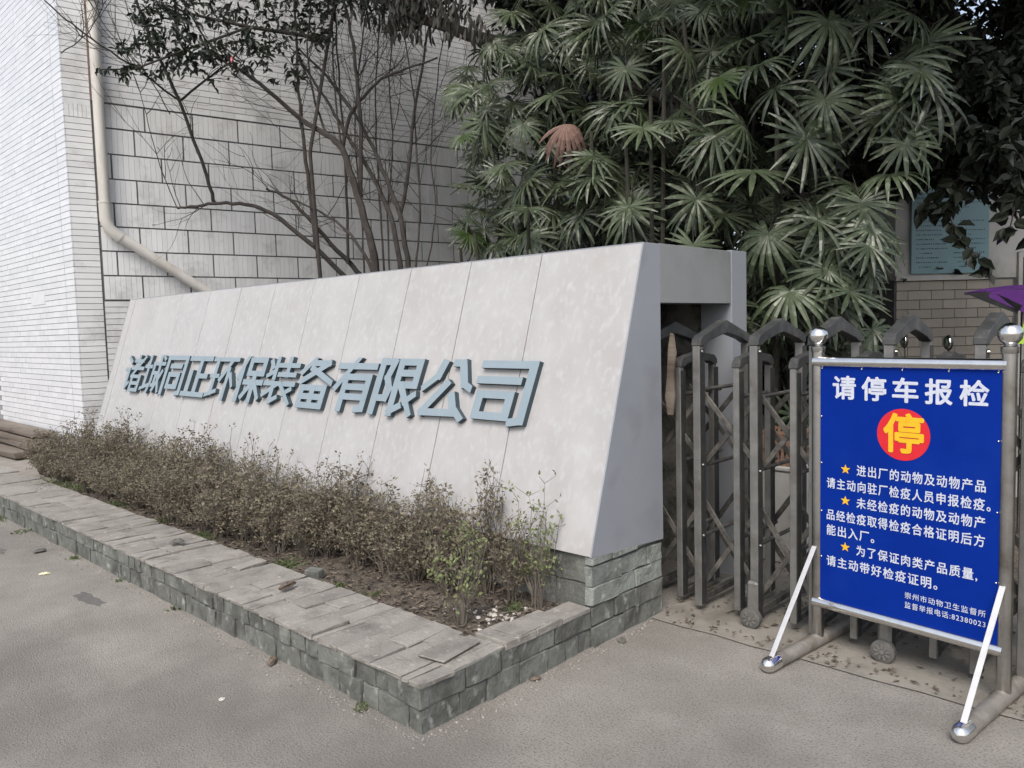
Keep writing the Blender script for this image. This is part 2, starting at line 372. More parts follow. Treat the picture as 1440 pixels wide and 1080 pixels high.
# raised characters, each a heavy block character built from strokes on a 100 x 100 body
GL = {
'诸': [[(6,92),(24,80)],[(4,60),(22,60),(22,12),(34,24)],[(42,84),(86,84)],[(62,98),(62,66)],[(36,64),(98,64)],[(94,94),(42,42)],[(50,42),(90,42),(90,6),(50,6),(50,42)],[(50,24),(90,24)]],
'城': [[(4,70),(34,70)],[(19,96),(19,18)],[(2,12),(38,22)],[(44,78),(98,78)],[(48,78),(48,32),(40,6)],[(50,54),(66,54),(66,24),(57,22)],[(74,98),(78,44),(96,8)],[(94,58),(68,10)],[(86,98),(94,90)]],
'同': [[(8,4),(8,94),(92,94),(92,8),(80,6)],[(28,73),(73,73)],[(30,52),(71,52),(71,22),(30,22),(30,52)]],
'正': [[(6,93),(94,93)],[(55,93),(55,8)],[(55,52),(90,52)],[(23,60),(23,8)],[(2,8),(98,8)]],
'环': [[(4,92),(36,92)],[(6,54),(34,54)],[(20,92),(20,14)],[(2,10),(38,20)],[(44,92),(98,92)],[(76,90),(44,46)],[(71,70),(71,3)],[(80,58),(97,34)]],
'保': [[(26,98),(5,54)],[(18,74),(18,3)],[(43,92),(90,92),(90,63),(43,63),(43,92)],[(35,44),(98,44)],[(66,62),(66,3)],[(62,42),(37,12)],[(71,42),(96,12)]],
'装': [[(8,90),(16,78)],[(4,60),(22,68)],[(28,98),(28,56)],[(38,82),(97,82)],[(67,98),(67,62)],[(42,63),(92,63)],[(3,44),(97,44)],[(46,44),(6,20)],[(33,30),(33,7),(52,16)],[(90,34),(70,24)],[(54,44),(95,5)]],
'备': [[(36,98),(8,70)],[(32,88),(78,88),(12,52)],[(34,78),(97,52)],[(20,40),(82,40),(82,6),(20,6),(20,40)],[(51,40),(51,6)],[(20,23),(82,23)]],
'有': [[(4,84),(96,84)],[(48,99),(7,44)],[(30,62),(30,3)],[(30,64),(87,64),(87,8),(73,6)],[(32,46),(86,46)],[(32,28),(86,28)]],
'限': [[(8,94),(8,3)],[(8,93),(34,93),(26,66),(36,46),(32,30),(14,30)],[(50,4),(50,93),(90,93),(90,54),(52,54)],[(52,74),(90,74)],[(48,7),(68,18)],[(62,52),(95,6)],[(96,38),(78,26)]],
'公': [[(36,92),(30,72),(5,52)],[(18,93),(18,93)],[(58,93),(72,93),(84,60),(97,54)],[(52,60),(14,12),(80,14)],[(66,40),(74,22),(92,6)]],
'司': [[(8,92),(92,92),(92,10),(76,7)],[(6,68),(74,68)],[(14,46),(66,46),(66,14),(14,14),(14,46)]],
}
GL['公'].pop(1)
TXT = '诸城同正环保装备有限公司'
TX0, TX1, TZ0, TZ1 = -8.43, -2.785, 1.0, 1.365
s0, s1 = (TZ0-ZB)/sn.z, (TZ1-ZB)/sn.z
pit = (TX1-TX0)/12
for i, ch in enumerate(TXT):
    b = wb(); cx0 = TX0+pit*i+.008; cw = pit-.016; wd = 14.5
    for q, st in enumerate(GL[ch]):
        h1 = .034+.0005*q
        for j in range(len(st)-1):
            (ax, ay), (bx, by) = st[j], st[j+1]
            dx, dy = bx-ax, by-ay; L = math.hypot(dx, dy); ux, uy = dx/L, dy/L; hw = wd/2*(.92 if abs(dy) > abs(dx)*1.3 else .8)
            hw = hw*.82 if len(GL[ch]) >= 8 else hw
            e = hw*.85; hj = h1+.00012*j
            cs = [(ax-ux*e-uy*hw, ay-uy*e+ux*hw), (ax-ux*e+uy*hw, ay-uy*e-ux*hw), (bx+ux*e+uy*hw, by+uy*e-ux*hw), (bx+ux*e-uy*hw, by+uy*e+ux*hw)]
            pp = []
            for (gx, gy) in cs:
                gx = min(max(gx, 0), 100); gy = min(max(gy, 0), 100)
                pp.append((cx0+(gx/100+.10*(gy/100-.5))*cw, s0+(s1-s0)*gy/100))
            if len(set(pp)) < 4: continue
            kk = len(b.v)
            b.v += [tuple(on_face(x, s, hj)) for x, s in pp]+[tuple(on_face(x, s, -.002)) for x, s in pp]
            b.f += [(kk, kk+1, kk+2, kk+3)]+[(kk+4+(t+1) % 4, kk+(t+1) % 4, kk+t, kk+4+t) for t in range(4)]; b.mi += [0, 1, 1, 1, 1]
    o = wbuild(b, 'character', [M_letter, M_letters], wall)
    me = o.data; bm = bmesh.new(); bm.from_mesh(me); bmesh.ops.recalc_face_normals(bm, faces=bm.faces[:]); bm.to_mesh(me); bm.free()

# ------------------------------------------------------------------ tiled building on the left
TH = R(11.0); CX, CY = -9.40, 3.0
bd_dir = Vector((math.sin(TH), math.cos(TH), 0)); bd_n = Vector((math.cos(TH), -math.sin(TH), 0))
bld = thing('tiled_building', 'tall windowless building clad in white ceramic tiles with dark joints', 'building', (CX, CY, 0))
MB_ = Matrix((( bd_dir.x, -bd_n.x, 0, 0), (bd_dir.y, -bd_n.y, 0, 0), (0, 0, 1, 0), (0, 0, 0, 1)))   # local x = s along the back wall, local -y = outward
ZTOP = 7.4
b = MB(); b.prism([(-9, .012), (-.012*1.2, .012), (0, .012)], 'z', 0, .01)
b = MB()
b.box(-14, -.014, .012, .4, -.05, ZTOP); b.build('wall_body', M_grout2, bld)
b = MB(); b.box(.0, 9.5, .012, .4, -.05, ZTOP, M=MB_); b.build('wall_body', M_grout, bld)
N_TILE = [0]; field = MB(); fieldb = MB()
def tile(x0, x1, z0, z1, M=None, fb=None, g=.0032, first=True, out=0):
    T = (M or Matrix.Identity(4)) @ Matrix.Translation(((x0+x1)/2, 0, (z0+z1)/2))
    if first and N_TILE[0] < 300:
        key = (round(x1-x0, 3), round(z1-z0, 3), M is None)
        if key not in TM:
            t = MB(); w_, h_ = (x1-x0)/2-g*.45, (z1-z0)/2-g
            t.box(-w_, w_, 0, .013, -h_, h_); TM[key] = t.mesh('wall_tile', M_tile if M is None else M_tileb, bevel=.0012)
        T2 = T @ Matrix.Translation((0, U(-.001, .001), 0)) @ Matrix.Rotation(U(-.006, .006), 4, 'Z') @ Matrix.Rotation(U(-.006, .006), 4, 'X')
        inst('wall_tile', TM[key], bld, M=T2); N_TILE[0] += 1
    else:
        w_, h_ = (x1-x0)/2-g*.45, (z1-z0)/2-g; d = U(-.0012, .0012)
        fb.box(-w_, w_, d, .0125, -h_, h_, M=T @ Matrix.Rotation(U(-.008, .008), 4, 'Z') @ Matrix.Rotation(U(-.01, .01), 4, 'X'))
TM = {}
# street face (parallel to the sign wall): running bond of long tiles, a column of quoin tiles at the corner
PZ = .0675; rows = int((6.6-.1)/PZ)
for r_ in range(rows):
    z = .12+r_*PZ
    tile(-.29, -.002, z, z+PZ, None, field, first=(r_ % 2 == 0 and z < 5.6))
for r_ in range(rows):
    z = .12+r_*PZ; x = -.30-(0 if r_ % 2 else .12)
    if r_ % 2 == 0: tile(-.42, -.30, z, z+PZ, None, field, first=False)
    cnt = 0
    while x > -3.2:
        tile(x-.243, x, z, z+PZ, None, field, first=(cnt < 3 and 1.0 < z < 5.6)); x -= .243; cnt += 1
# flank behind the sign wall
for r_ in range(rows):                                     # strip beside the corner
    z = .12+r_*PZ
    if not (3.93 < z < 4.10): tile(.012, .268, z, z+PZ, MB_, fieldb, first=False)
for i in range(6): tile(.012+i*.0427, .012+(i+1)*.0427, 3.968, 4.17, MB_, fieldb, first=False)
zs = [1.98, 2.254, 2.527, 2.80, 3.063, 3.33, 3.604, 3.886]
BLK = MB()
def block_mesh(wd, h, n=None):
    key = ('blk', round(wd, 2), round(h, 3), rnd.randint(0, 2))
    if key in TM: return TM[key]
    t = MB(); n = max(1, round(wd/.058)); g = .0012
    for i in range(n):
        a = .008+(wd-.016)*i/n; c = .008+(wd-.016)*(i+1)/n; d = U(-.0012, .0012)
        t.box(a+g, c-g, d, .0125, .008+U(0, .001), h-.008-U(0, .001), M=Matrix.Rotation(U(-.003, .003), 4, 'Z'))
    TM[key] = t.mesh('tile_block', M_tileb); return TM[key]
for r_ in range(7):
    s = .285; first = .691 if r_ % 2 == 0 else .441+.0
    first = .691 if (6-r_) % 2 == 0 else .441
    edges = [.285, first]
    while edges[-1] < 7.0: edges.append(edges[-1]+.525)
    for a, c in zip(edges[:-1], edges[1:]):
        me = block_mesh(c-a, zs[r_+1]-zs[r_]); inst('tile_block', me, bld, M=MB_ @ Matrix.Translation((a, 0, zs[r_])))
for i in range(13):
    me = block_mesh(.525, 4.158-3.886-.004); inst('tile_block', me, bld, M=MB_ @ Matrix.Translation((.285+.525*i, 0, 3.888)))
r_ = 0; z = .12
while z < 1.95:
    s = .285
    while s < 3.4:
        tile(s, s+.26, z, z+.066, MB_, fieldb, first=False); s += .26
    z += .066
r_ = 0; z = 4.166
while z < 7.3:
    s = .285+(0 if r_ % 2 else -.14)
    while s < 7.2:
        a = max(s, .285); tile(a, s+.28, z, z+.0715, MB_, fieldb, g=.0035, first=False); s += .28
    z += .0715; r_ += 1
p1 = at_y(45, 430, 3.0); p2 = at_y(63, 415, 3.0)
b = MB(); b.box(p1.x-CX, p2.x-CX, -.006, .001, p1.z, p2.z, jit=.004); b.build('plaster_patch', M_tile, bld)
o = field.build('wall_tile_field', M_tilef, bld); tag(o, kind='stuff')
o = fieldb.build('flank_tile_field', M_tileb, bld); tag(o, kind='stuff')
M_seam = mat('rust_seam', (.16, .10, .09), (.28, .17, .15), 10, .9)
b = MB(); b.box(.270, .282, -.002, .01, 4.17, 7.3, M=MB_); b.build('seam', M_seam, bld)

# downpipe
def bl(s, out, z): return Vector((CX, CY, 0))+bd_dir*s+bd_n*out+Vector((0, 0, z))
pipe = thing('downpipe', 'cream plastic downpipe with an elbow on the tiled building flank', 'downpipe', bl(.34, .07, 0))
po = bl(.34, .07, 0)
def pv(s, out, z): return bl(s, out, z)-po
b = MB(); b.tube([pv(.335, .085, 7.3), pv(.335, .085, 2.90)], .057, 20); b.build('vertical_pipe', M_pvc, pipe, auto=True)
b = MB(); b.tube([pv(.335, .085, 3.04), pv(.335, .085, 2.86), pv(.37, .085, 2.76), pv(.48, .085, 2.67)], .064, 20); b.build('elbow', M_pvc, pipe, auto=True)
b = MB(); b.tube([pv(.44, .085, 2.70), pv(1.9, .085, 1.72)], .056, 20); b.build('sloping_pipe', M_pvc, pipe, auto=True)
b = MB()
for z in (3.04, 5.2): b.tube([pv(.335, .085, z), pv(.335, .085, z+.022)], .068, 20)
b.build('pipe_clip', M_pvc, pipe, auto=True)

# ------------------------------------------------------------------ folding gate
gate = thing('folding_gate', 'dusty grey folding gate of arched frames and scissor links rolled half open', 'gate', (-2.03, 3.56, 0))
GO = Vector((-2.03, 3.56, 0))
def arch_outline(w0, w1, zs_, zp, th):
    # outer and inner outline of an inverted U in (y, z): legs at w0..w1
    c = (w0+w1)/2; r = .05
    outer = [(w0, zs_), (w0+.006, zs_+.03), (w0+.03, zs_+.052), (c-.03, zp-.008), (c, zp), (c+.03, zp-.008), (w1-.03, zs_+.052), (w1-.006, zs_+.03), (w1, zs_)]
    inner = [(w1-.042, zs_), (w1-.055, zs_+.0), (w1-.075, zs_+.015), (c+.02, zp-th), (c-.02, zp-th), (w0+.075, zs_+.015), (w0+.055, zs_), (w0+.042, zs_)]
    return outer, inner
def frame_parts(par, x, y0, y1, zsh, zp, tall):
    hx = .021 if tall else .017
    c = (y0+y1)/2
    # arch as strips between outer and inner outline
    o_, i_ = arch_outline(y0, y1, zsh, zp, .085 if tall else .06)
    i_ = i_[::-1]; i2 = [i_[0]]+i_[1:]
    b = MB(); m = 8
    def resample(pl, m):
        d = [0]
        for a, c_ in zip(pl[:-1], pl[1:]): d.append(d[-1]+math.hypot(c_[0]-a[0], c_[1]-a[1]))
        out = []
        for k_ in range(m+1):
            t = d[-1]*k_/m; j = max(jj for jj in range(len(d)-1) if d[jj] <= t+1e-9); f_ = (t-d[j])/max(d[j+1]-d[j], 1e-9)
            out.append((pl[j][0]+(pl[j+1][0]-pl[j][0])*f_, pl[j][1]+(pl[j+1][1]-pl[j][1])*f_))
        return out
    m = len(o_)-1; ii = resample([(y0+.04, zsh), (y0+.05, zsh+.012), (c-.012, zp-(.070 if tall else .05)), (c+.012, zp-(.070 if tall else .05)), (y1-.05, zsh+.012), (y1-.04, zsh)], m)
    kx = hx+.006
    for side in (-kx, kx):
        b.v += [(side, p[0], p[1]) for p in o_]+[(side, p[0], p[1]) for p in ii]
    n = m+1
    for j in range(m):
        b.f += [(j, n+j, n+j+1, j+1), (2*n+j+1, 3*n+j+1, 3*n+j, 2*n+j), (j, j+1, 2*n+j+1, 2*n+j), (n+j+1, n+j, 3*n+j, 3*n+j+1)]; b.mi += [0]*4
    b.f += [(0, 2*n, 3*n, n), (m, n+m, 3*n+m, 2*n+m)]; b.mi += [0, 0]
    b.v = [(v[0]+x, v[1], v[2]) for v in b.v]
    P(b, 'arch' if tall else 'low_arch', M_arch, par, bevel=.003)
    zb = .035 if tall else .05
    for ya, yb in ((y0+.002, y0+.040), (y1-.040, y1-.002)):
        b = MB(); b.box(x-hx, x+hx, ya, yb, zb, zsh-.001); P(b, 'upright' if tall else 'low_upright', M_gate, par, bevel=.003)
        b = MB(); b.box(x+hx-.004, x+hx+.004, ya+.003, yb+.012, zb+.01, zsh-.02); P(b, 'dark_side_strip', M_gated, par)  # shaded side of each upright painted in as a dark strip
    if tall:
        for zz in (1.40, .80, .42):
            b = MB(); b.tube([(x+hx+.003, y0+.022, zz), (x+hx+.012, y0+.022, zz)], [.008, .006], 8); P(b, 'bolt', M_steel2, par)
    b = MB(); b.box(x-.014, x+.014, y0+.041, y1-.041, .05, .085); P(b, 'bottom_rail', M_link, par, bevel=.003)
def P(b, name, m, par, **kw):
    b.v = [(v[0]-GO.x, v[1]-GO.y, v[2]-GO.z) for v in b.v]; return b.build(name, m, par, **kw)
YF, YR = 3.64, 4.22
tallx = [-2.43, -2.11, -1.79, -1.49, -1.155, -.80, -.48, -.16, .16]
lowx = [-2.24, -1.90, -1.60, -1.31, -.97, -.64, -.32, .0]
for x in tallx: frame_parts(gate, x, YF, YR, 1.43, 1.562, True)
for x in lowx: frame_parts(gate, x, YF+.03, YF+.43, 1.315, 1.395, False)
allx = sorted(tallx+lowx)
for pi, yp in enumerate((YF+.075, YF+.47)):
    for lv, (za, zb_) in enumerate(((1.18, .80), (.60, .15))):
        for i in range(len(tallx)-1):
            xa, xb = tallx[i], tallx[i+1]
            b = MB()
            for (z_a, z_b, dy) in ((za, zb_, 0), (zb_, za, .012)):
                A = Vector((xa, yp+dy, z_a)); B_ = Vector((xb, yp+dy, z_b)); d = (B_-A).normalized(); pr = Vector((-d.z, 0, d.x))*.014
                kk = len(b.v)
                b.v += [tuple(A-pr-Vector((0, .005, 0))), tuple(A+pr-Vector((0, .005, 0))), tuple(B_+pr-Vector((0, .005, 0))), tuple(B_-pr-Vector((0, .005, 0))),
                        tuple(A-pr+Vector((0, .005, 0))), tuple(A+pr+Vector((0, .005, 0))), tuple(B_+pr+Vector((0, .005, 0))), tuple(B_-pr+Vector((0, .005, 0)))]
                for q in ((3, 2, 1, 0), (4, 5, 6, 7), (0, 1, 5, 4), (1, 2, 6, 5), (2, 3, 7, 6), (3, 0, 4, 7)): b.f.append(tuple(kk+t for t in q)); b.mi.append(0)
            P(b, 'scissor_link', M_link, gate, bevel=.002)
for x in allx[1:]:
    for z in (1.18, .80, .42):
        b = MB(); zz = z+U(-.02, .02); b.tube([(x, YF+.04, zz), (x, YF+.5, zz)], .011, 8)
        P(b, 'spacer_rod', M_link, gate, auto=True)
for x in (tallx[2], tallx[4], tallx[6], tallx[8]):
    b = MB(); b.box(x-.03, x+.03, YF-.026, YF+.001, .06, .24); P(b, 'wheel_fork', M_gate, gate, bevel=.012)
    wh = MB(); wh.tube([(x, YF-.052, .056), (x, YF-.048, .056), (x, YF-.018, .056), (x, YF-.014, .056)], [.044, .052, .052, .044], 24); W_ = P(wh, 'wheel', M_rubber, gate, auto=True)
    hb = MB(); hb.tube([(x, YF-.058, .056), (x, YF-.050, .056)], [.010, .014], 10)
    for k_ in range(9):
        a = k_*2*math.pi/9; M_ = Matrix.Translation((x, YF-.0535, .056)) @ Matrix.Rotation(a, 4, 'Y')
        hb.box(-.004, .004, -.002, .002, .014, .036, M=M_)
    P(hb, 'hub', M_gate, W_)
# torn piece of board stuck in the gate
st = MB()
outl = [(-.02, 0), (.012, .0), (.024, .10), (.018, .22), (.034, .33), (.02, .43), (.002, .44), (-.012, .36), (-.022, .2), (-.034, .1)]
st.prism(outl, 'y', 0, .012); o = st.build('torn_board', M_wood); o.location = (-2.25, 3.617, 1.06)
tag(o, 'narrow torn strip of pale board wedged upright in the folding gate', 'board')

# ------------------------------------------------------------------ stainless notice sign
A = Vector((-1.450, 3.605, 0)); Bq = Vector((-.668, 3.505, 0))
sg = thing('notice_sign', 'blue stop for inspection sign in a stainless steel stand', 'sign', A, math.atan2(Bq.y-A.y, Bq.x-A.x))
SWd = (Bq-A).length; PR = .027; TB = .033
def lathe(b, x, y, prof, seg=24):
    k_ = len(b.v)
    for (r_, z) in prof:
        for j in range(seg):
            a = 2*math.pi*j/seg; b.v.append((x+r_*math.cos(a), y+r_*math.sin(a), z))
    for i in range(len(prof)-1):
        for j in range(seg):
            q = k_+i*seg+j; q2 = k_+i*seg+(j+1) % seg; b.f.append((q, q2, q2+seg, q+seg)); b.mi.append(0)
for px_ in (0, SWd):
    b = MB(); lathe(b, px_, 0, [(PR, .055), (PR, 1.400)]); b.build('post', M_steel2, sg, auto=True)
    b = MB(); lathe(b, px_, 0, [(PR+.001, 1.400), (PR+.004, 1.405), (PR+.004, 1.425), (.018, 1.432), (.016, 1.440)])
    b.build('post_collar', M_steel2, sg, auto=True)
    b = MB(); b.ball((px_, 0, 1.475), .044, 28, 18); b.build('ball_finial', M_steel, sg, smooth=True)
    b = MB()
    prof = [(0, -.45), (.016, -.447), (.027, -.437), (TB+.001, -.420), (TB+.001, -.355)]
    b.tube([(px_, y, TB) for r_, y in prof], [max(r_, .001) for r_, y in prof], 24, cap=False); b.build('end_cap', M_steel, sg, auto=True)
    b = MB(); b.tube([(px_, -.355, TB), (px_, .52, TB)], TB, 24); b.build('base_tube', M_dusty, sg, auto=True)
    # flat brace from the front of the base tube up to the post
    p0 = Vector((px_-.0, -.395, .06)); p1 = Vector((px_-.0, -PR-.004, .49)); d = (p1-p0).normalized(); n2 = d.cross(Vector((1, 0, 0)))
    b = MB()
    for p in (p0, p1):
        for (a_, c_) in ((-.011, -.003), (.011, -.003), (.011, .003), (-.011, .003)): b.v.append(tuple(p+Vector((a_, 0, 0))+n2*c_))
    b.f = [(0, 1, 5, 4), (1, 2, 6, 5), (2, 3, 7, 6), (3, 0, 4, 7), (3, 2, 1, 0), (4, 5, 6, 7)]; b.mi = [0]*6; b.build('brace', M_flat, sg, bevel=.001)
for z in (.222, 1.356):
    b = MB(); b.tube([(-.012, -.012, z), (SWd+.0, -.012, z)], .024, 24); b.build('rail', M_steel, sg, auto=True)
BX0, BX1, BZ0, BZ1 = .020, SWd-.018, .240, 1.340
b = MB(); b.box(BX0, BX1, -.017, -.010, BZ0, BZ1); bd_ = b.build('board', M_blue, sg, bevel=.001)
b = MB(); lathe_pts = []
def disc(b, cx, cz, r_, y, seg=48, y1=None):
    k_ = len(b.v); b.v += [(cx+r_*math.cos(2*math.pi*j/seg), y, cz+r_*math.sin(2*math.pi*j/seg)) for j in range(seg)]
    b.f.append(tuple(k_+j for j in range(seg))); b.mi.append(0)
UW = (BX1-BX0)/.77; VH = (BZ1-BZ0)/1.17
def bu(u): return BX0+u*UW
def bv(v): return BZ1-v*VH
b = MB(); disc(b, bu(.386), bv(.307), .111, -.0185); b.build('red_disc', M_red, bd_)
def text_on(txt, u0, u1, vc, h, m, name, bold=.012, y=-.0182, parent=None):
    cu = bpy.data.curves.new(name, 'FONT'); cu.body = txt; cu.size = 1; cu.space_character = 1.2; cu.resolution_u = 3; cu.fill_mode = 'FRONT'
    to = bpy.data.objects.new(name, cu); col.objects.link(to); bpy.context.view_layer.update()
    dg = bpy.context.evaluated_depsgraph_get(); me = bpy.data.meshes.new_from_object(to.evaluated_get(dg)); bpy.data.objects.remove(to)
    xs = [v.co.x for v in me.vertices]; ys = [v.co.y for v in me.vertices]
    if not xs: return
    x0, x1, y0, y1 = min(xs), max(xs), min(ys), max(ys)
    for v in me.vertices:
        X = bu(u0)+(v.co.x-x0)/(x1-x0)*(u1-u0)*UW; Z = bv(vc)+((v.co.y-y0)/(y1-y0)-.5)*h*VH
        v.co = (X, y, Z)
    bx = bold*(u1-u0)*UW/(x1-x0); bz = bold*h*VH/(y1-y0)
    src = [v.co.copy() for v in me.vertices]; fcs = [tuple(p.vertices) for p in me.polygons]; bpy.data.meshes.remove(me)
    V_, F_ = [], []
    for q, (ox, oz) in enumerate(((0, 0), (bx, 0), (-bx, 0), (0, bz), (0, -bz), (bx*.7, bz*.7), (-bx*.7, -bz*.7), (bx*.7, -bz*.7), (-bx*.7, bz*.7))):
        kk = len(V_); V_ += [(c.x+ox, c.y-.00006*q, c.z+oz) for c in src]; F_ += [tuple(i+kk for i in f_) for f_ in fcs]
    me = bpy.data.meshes.new(name); me.from_pydata(V_, [], F_); me.materials.append(m)
    o = bpy.data.objects.new(name, me); col.objects.link(o); o.parent = parent or bd_; return o
for i, ch in enumerate('请停车报检'):
    c = .118+.1375*i; text_on(ch, c-.053, c+.053, .1045, .108, M_white, 'heading_character', .026)
text_on('停', .305, .470, .30, .175, M_yel, 'stop_character', .026, y=-.0205)
lines = [('进出厂的动物及动物产品', .180, .716, .497), ('请主动向驻厂检疫人员申报检疫。', .035, .735, .575), ('未经检疫的动物及动物产', .180, .716, .653),
         ('品经检疫取得检疫合格证明后方', .035, .716, .732), ('能出入厂。', .035, .262, .808), ('为了保证肉类产品质量,', .180, .690, .885), ('请主动带好检疫证明。', .035, .535, .963)]
for t, u0, u1, v in lines: text_on(t, u0, u1, v, .052, M_white, 'text_line', .017)
text_on('崇州市动物卫生监督所', .400, .724, 1.045, .030, M_white, 'text_line', .006)
text_on('监督举报电话:82380023', .400, .724, 1.090, .030, M_white, 'text_line', .006)
for v in (.499, .652, .880):
    b = MB(); pts = []
    for j in range(10):
        a = math.pi/2+j*math.pi/5; r_ = .023 if j % 2 == 0 else .0095; pts.append((bu(.126)+r_*math.cos(a), -.0185, bv(v)+r_*math.sin(a)))
    b.v = pts+[(bu(.126), -.0185, bv(v))]; b.f = [(j, (j+1) % 10, 10) for j in range(10)]; b.mi = [0]*10; b.build('star', M_yel, bd_)
for u_, v_ in [(u_, .014) for u_ in (.01, .2, .38, .57, .755)]+[(.008, v_) for v_ in (.25, .48, .72, .95)]+[(.76, v_) for v_ in (.3, .6, .9)]:
    b = MB(); b.ball((bu(u_), -.018, bv(v_)), .0045, 8, 4); b.build('rivet', M_steel, bd_, smooth=True)

# ------------------------------------------------------------------ guard house, its board and the scooter behind the gate
G0 = at_d(1262, 420, 6.4); G0.z = 0
gd = Vector((.68, .735, 0)).normalized(); ga = math.atan2(gd.y, gd.x)
gh = thing('guard_house', 'guard house with beige tiled lower wall and white plaster above', 'building', G0, ga)
b = MB(); b.box(-.02, 1.02, .012, 3.4, 0, 1.855); b.build('lower_wall', M_grout, gh)
b = MB(); b.box(-.02, 1.02, .002, 3.4, 1.857, 3.3); b.build('upper_wall', M_plaster, gh)
b = MB(); b.box(-.03, .80, -.035, .0, 1.845, 1.885); b.build('sill', M_plaster, gh, bevel=.003)
tm = {}
for r_ in range(24):
    z = 1.842-(r_+1)*.077; x = -.01-(.1 if r_ % 2 else 0)
    while x < 1.0:
        a, c = max(x, -.01), min(x+.2, 1.0)
        if c-a > .03:
            key = round(c-a, 2)
            if key not in tm:
                t = MB(); t.box(.002, key-.002, 0, .012, .003, .075); tm[key] = t.mesh('tile', M_beige, bevel=.001)
            inst('tile', tm[key], gh, loc=(a, U(-.001, .001), z))
        x += .2
b = MB(); b.box(1.025, 1.06, -.02, .1, 0, 2.02); b.box(1.025, 1.9, -.02, .1, 2.02, 2.06); b.build('door_frame', M_plaster, gh)
b = MB(); b.box(1.06, 1.9, .09, .12, 0, 2.02); b.build('door', M_black, gh)
b = MB(); b.tube([(1.10, -.03, 0), (1.10, -.03, 1.9)], .022, 12); b.build('door_post', M_steel2, gh, auto=True)
b = MB(); b.box(1.022, 2.2, .004, 3.4, 2.065, 3.3); b.build('upper_wall', M_plaster, gh)
b = MB(); b.box(-.1, 2.3, -.12, 3.5, 3.302, 3.38); b.build('roof', M_plaster, gh)
for i in range(7):
    b = MB(); b.box(.12, .78, -.02, .0, 2.76+i*.035, 2.775+i*.035); b.build('louvre', M_plaster, gh)
nb = thing('notice_board', 'pale blue green notice board with two columns of small writing on the plaster wall', 'board', G0+gd*.10+Vector((0, 0, 1.90)), ga)
b = MB(); b.box(0, .66, -.025, -.004, 0, .78); b.build('panel', M_board, nb, bevel=.002)
b = MB()
for c0 in (.04, .36):
    for r_ in range(19):
        z = .72-r_*.037
        if r_ in (6, 7): continue
        x = c0+(U(0, .05) if rnd.random() < .3 else 0)
        e = c0+.26-(U(.03, .14) if rnd.random() < .4 else 0)
        while x < e:
            L = U(.006, .011); b.box(x, x+L, -.0262, -.0252, z-U(.002, .006), z+U(.002, .007)); x += L+U(.004, .012)
tag(b.build('writing', M_ink, nb), kind='stuff')

SC = at_d(1214, 500, 5.2); SC.z = 0
sc = thing('electric_scooter', 'black electric scooter with round mirrors parked behind the sign', 'scooter', SC, R(40))
def spart(f, n, m, par=sc, **kw): b = MB(); f(b); return b.build(n, m, par, **kw)
for x in (-.55, .62):
    wq = spart(lambda b: b.tube([(x, -.05, .21), (x, -.035, .21), (x, .035, .21), (x, .05, .21)], [.17, .21, .21, .17], 28), 'wheel', M_rubber, auto=True)
    spart(lambda b: b.tube([(x, -.055, .21), (x, .055, .21)], .1, 16), 'rim', M_steel2, wq, auto=True)
spart(lambda b: b.prism([(-.72, .45), (-.75, .66), (-.1, .64), (0, .36), (.35, .32), (.42, .78), (.52, .76), (.46, .24), (-.1, .22), (-.35, .3)], 'y', -.13, .13), 'body', M_black, bevel=.02)
spart(lambda b: b.prism([(-.72, .665), (-.7, .73), (-.3, .745), (-.08, .71), (-.09, .655)], 'y', -.12, .12), 'seat', M_black, bevel=.02)
spart(lambda b: b.tube([(.62, 0, .21), (.5, 0, .72), (.42, 0, 1.02)], .025, 10), 'fork', M_steel2, auto=True)
spart(lambda b: b.tube([(.34, -.32, 1.10), (.42, -.2, 1.12), (.44, 0, 1.04), (.42, .2, 1.12), (.34, .32, 1.10)], .014, 10), 'handlebar', M_black, auto=True)
spart(lambda b: b.box(.40, .50, -.09, .09, .98, 1.14), 'headlamp_cowl', M_black, bevel=.02)
for s_ in (-1, 1):
    mr = spart(lambda b: b.tube([(.38, s_*.27, 1.11), (.40, s_*.30, 1.28), (.40, s_*.31, 1.345)], .006, 8), 'mirror_arm', M_black, auto=True)
    spart(lambda b: b.ball((.40, s_*.31, 1.385), .05, 16, 10, sc=(.35, 1, 1)), 'mirror_shell', M_black, mr, smooth=True)
    spart(lambda b: b.ball((.392, s_*.31, 1.385), .045, 16, 10, sc=(.35, 1, 1)), 'mirror_glass', M_mirror, mr, smooth=True)
# purple rain canopy on a pole
um = at_d(1438, 452, 5.3); uo = Vector((um.x, um.y, 0))
uc = thing('purple_canopy', 'purple fabric rain canopy on a pole beside the guard house door', 'canopy', uo, R(44))
b = MB(); b.tube([(0, 0, 0), (0, 0, um.z+.16)], .012, 10); b.build('pole', M_steel2, uc, auto=True)
zc = 1.705
rim = [Vector(p) for p in ((-.43, -.05, zc), (-.15, -.30, zc+.01), (.30, -.34, zc), (.55, -.1, zc), (.50, .3, zc), (.05, .38, zc), (-.25, .25, zc))]
apex = Vector((.05, 0, zc+.045))
for j in range(7):
    A_, B_ = rim[j], rim[(j+1) % 7]; b = MB(); N_ = 3
    for i in range(N_+1):
        for s_ in range(3):
            p = apex.lerp(A_.lerp(B_, s_/2), i/N_); p.z += .012*math.sin(math.pi*i/N_)*(1 if s_ != 1 else -.6); b.v.append(tuple(p))
    for i in range(N_):
        for s_ in range(2): q = i*3+s_; b.f.append((q, q+3, q+4, q+1)); b.mi.append(0)
    b.build('canopy_panel', M_purple, uc, smooth=True)
b = MB()        # front valance, sagging lower towards the middle
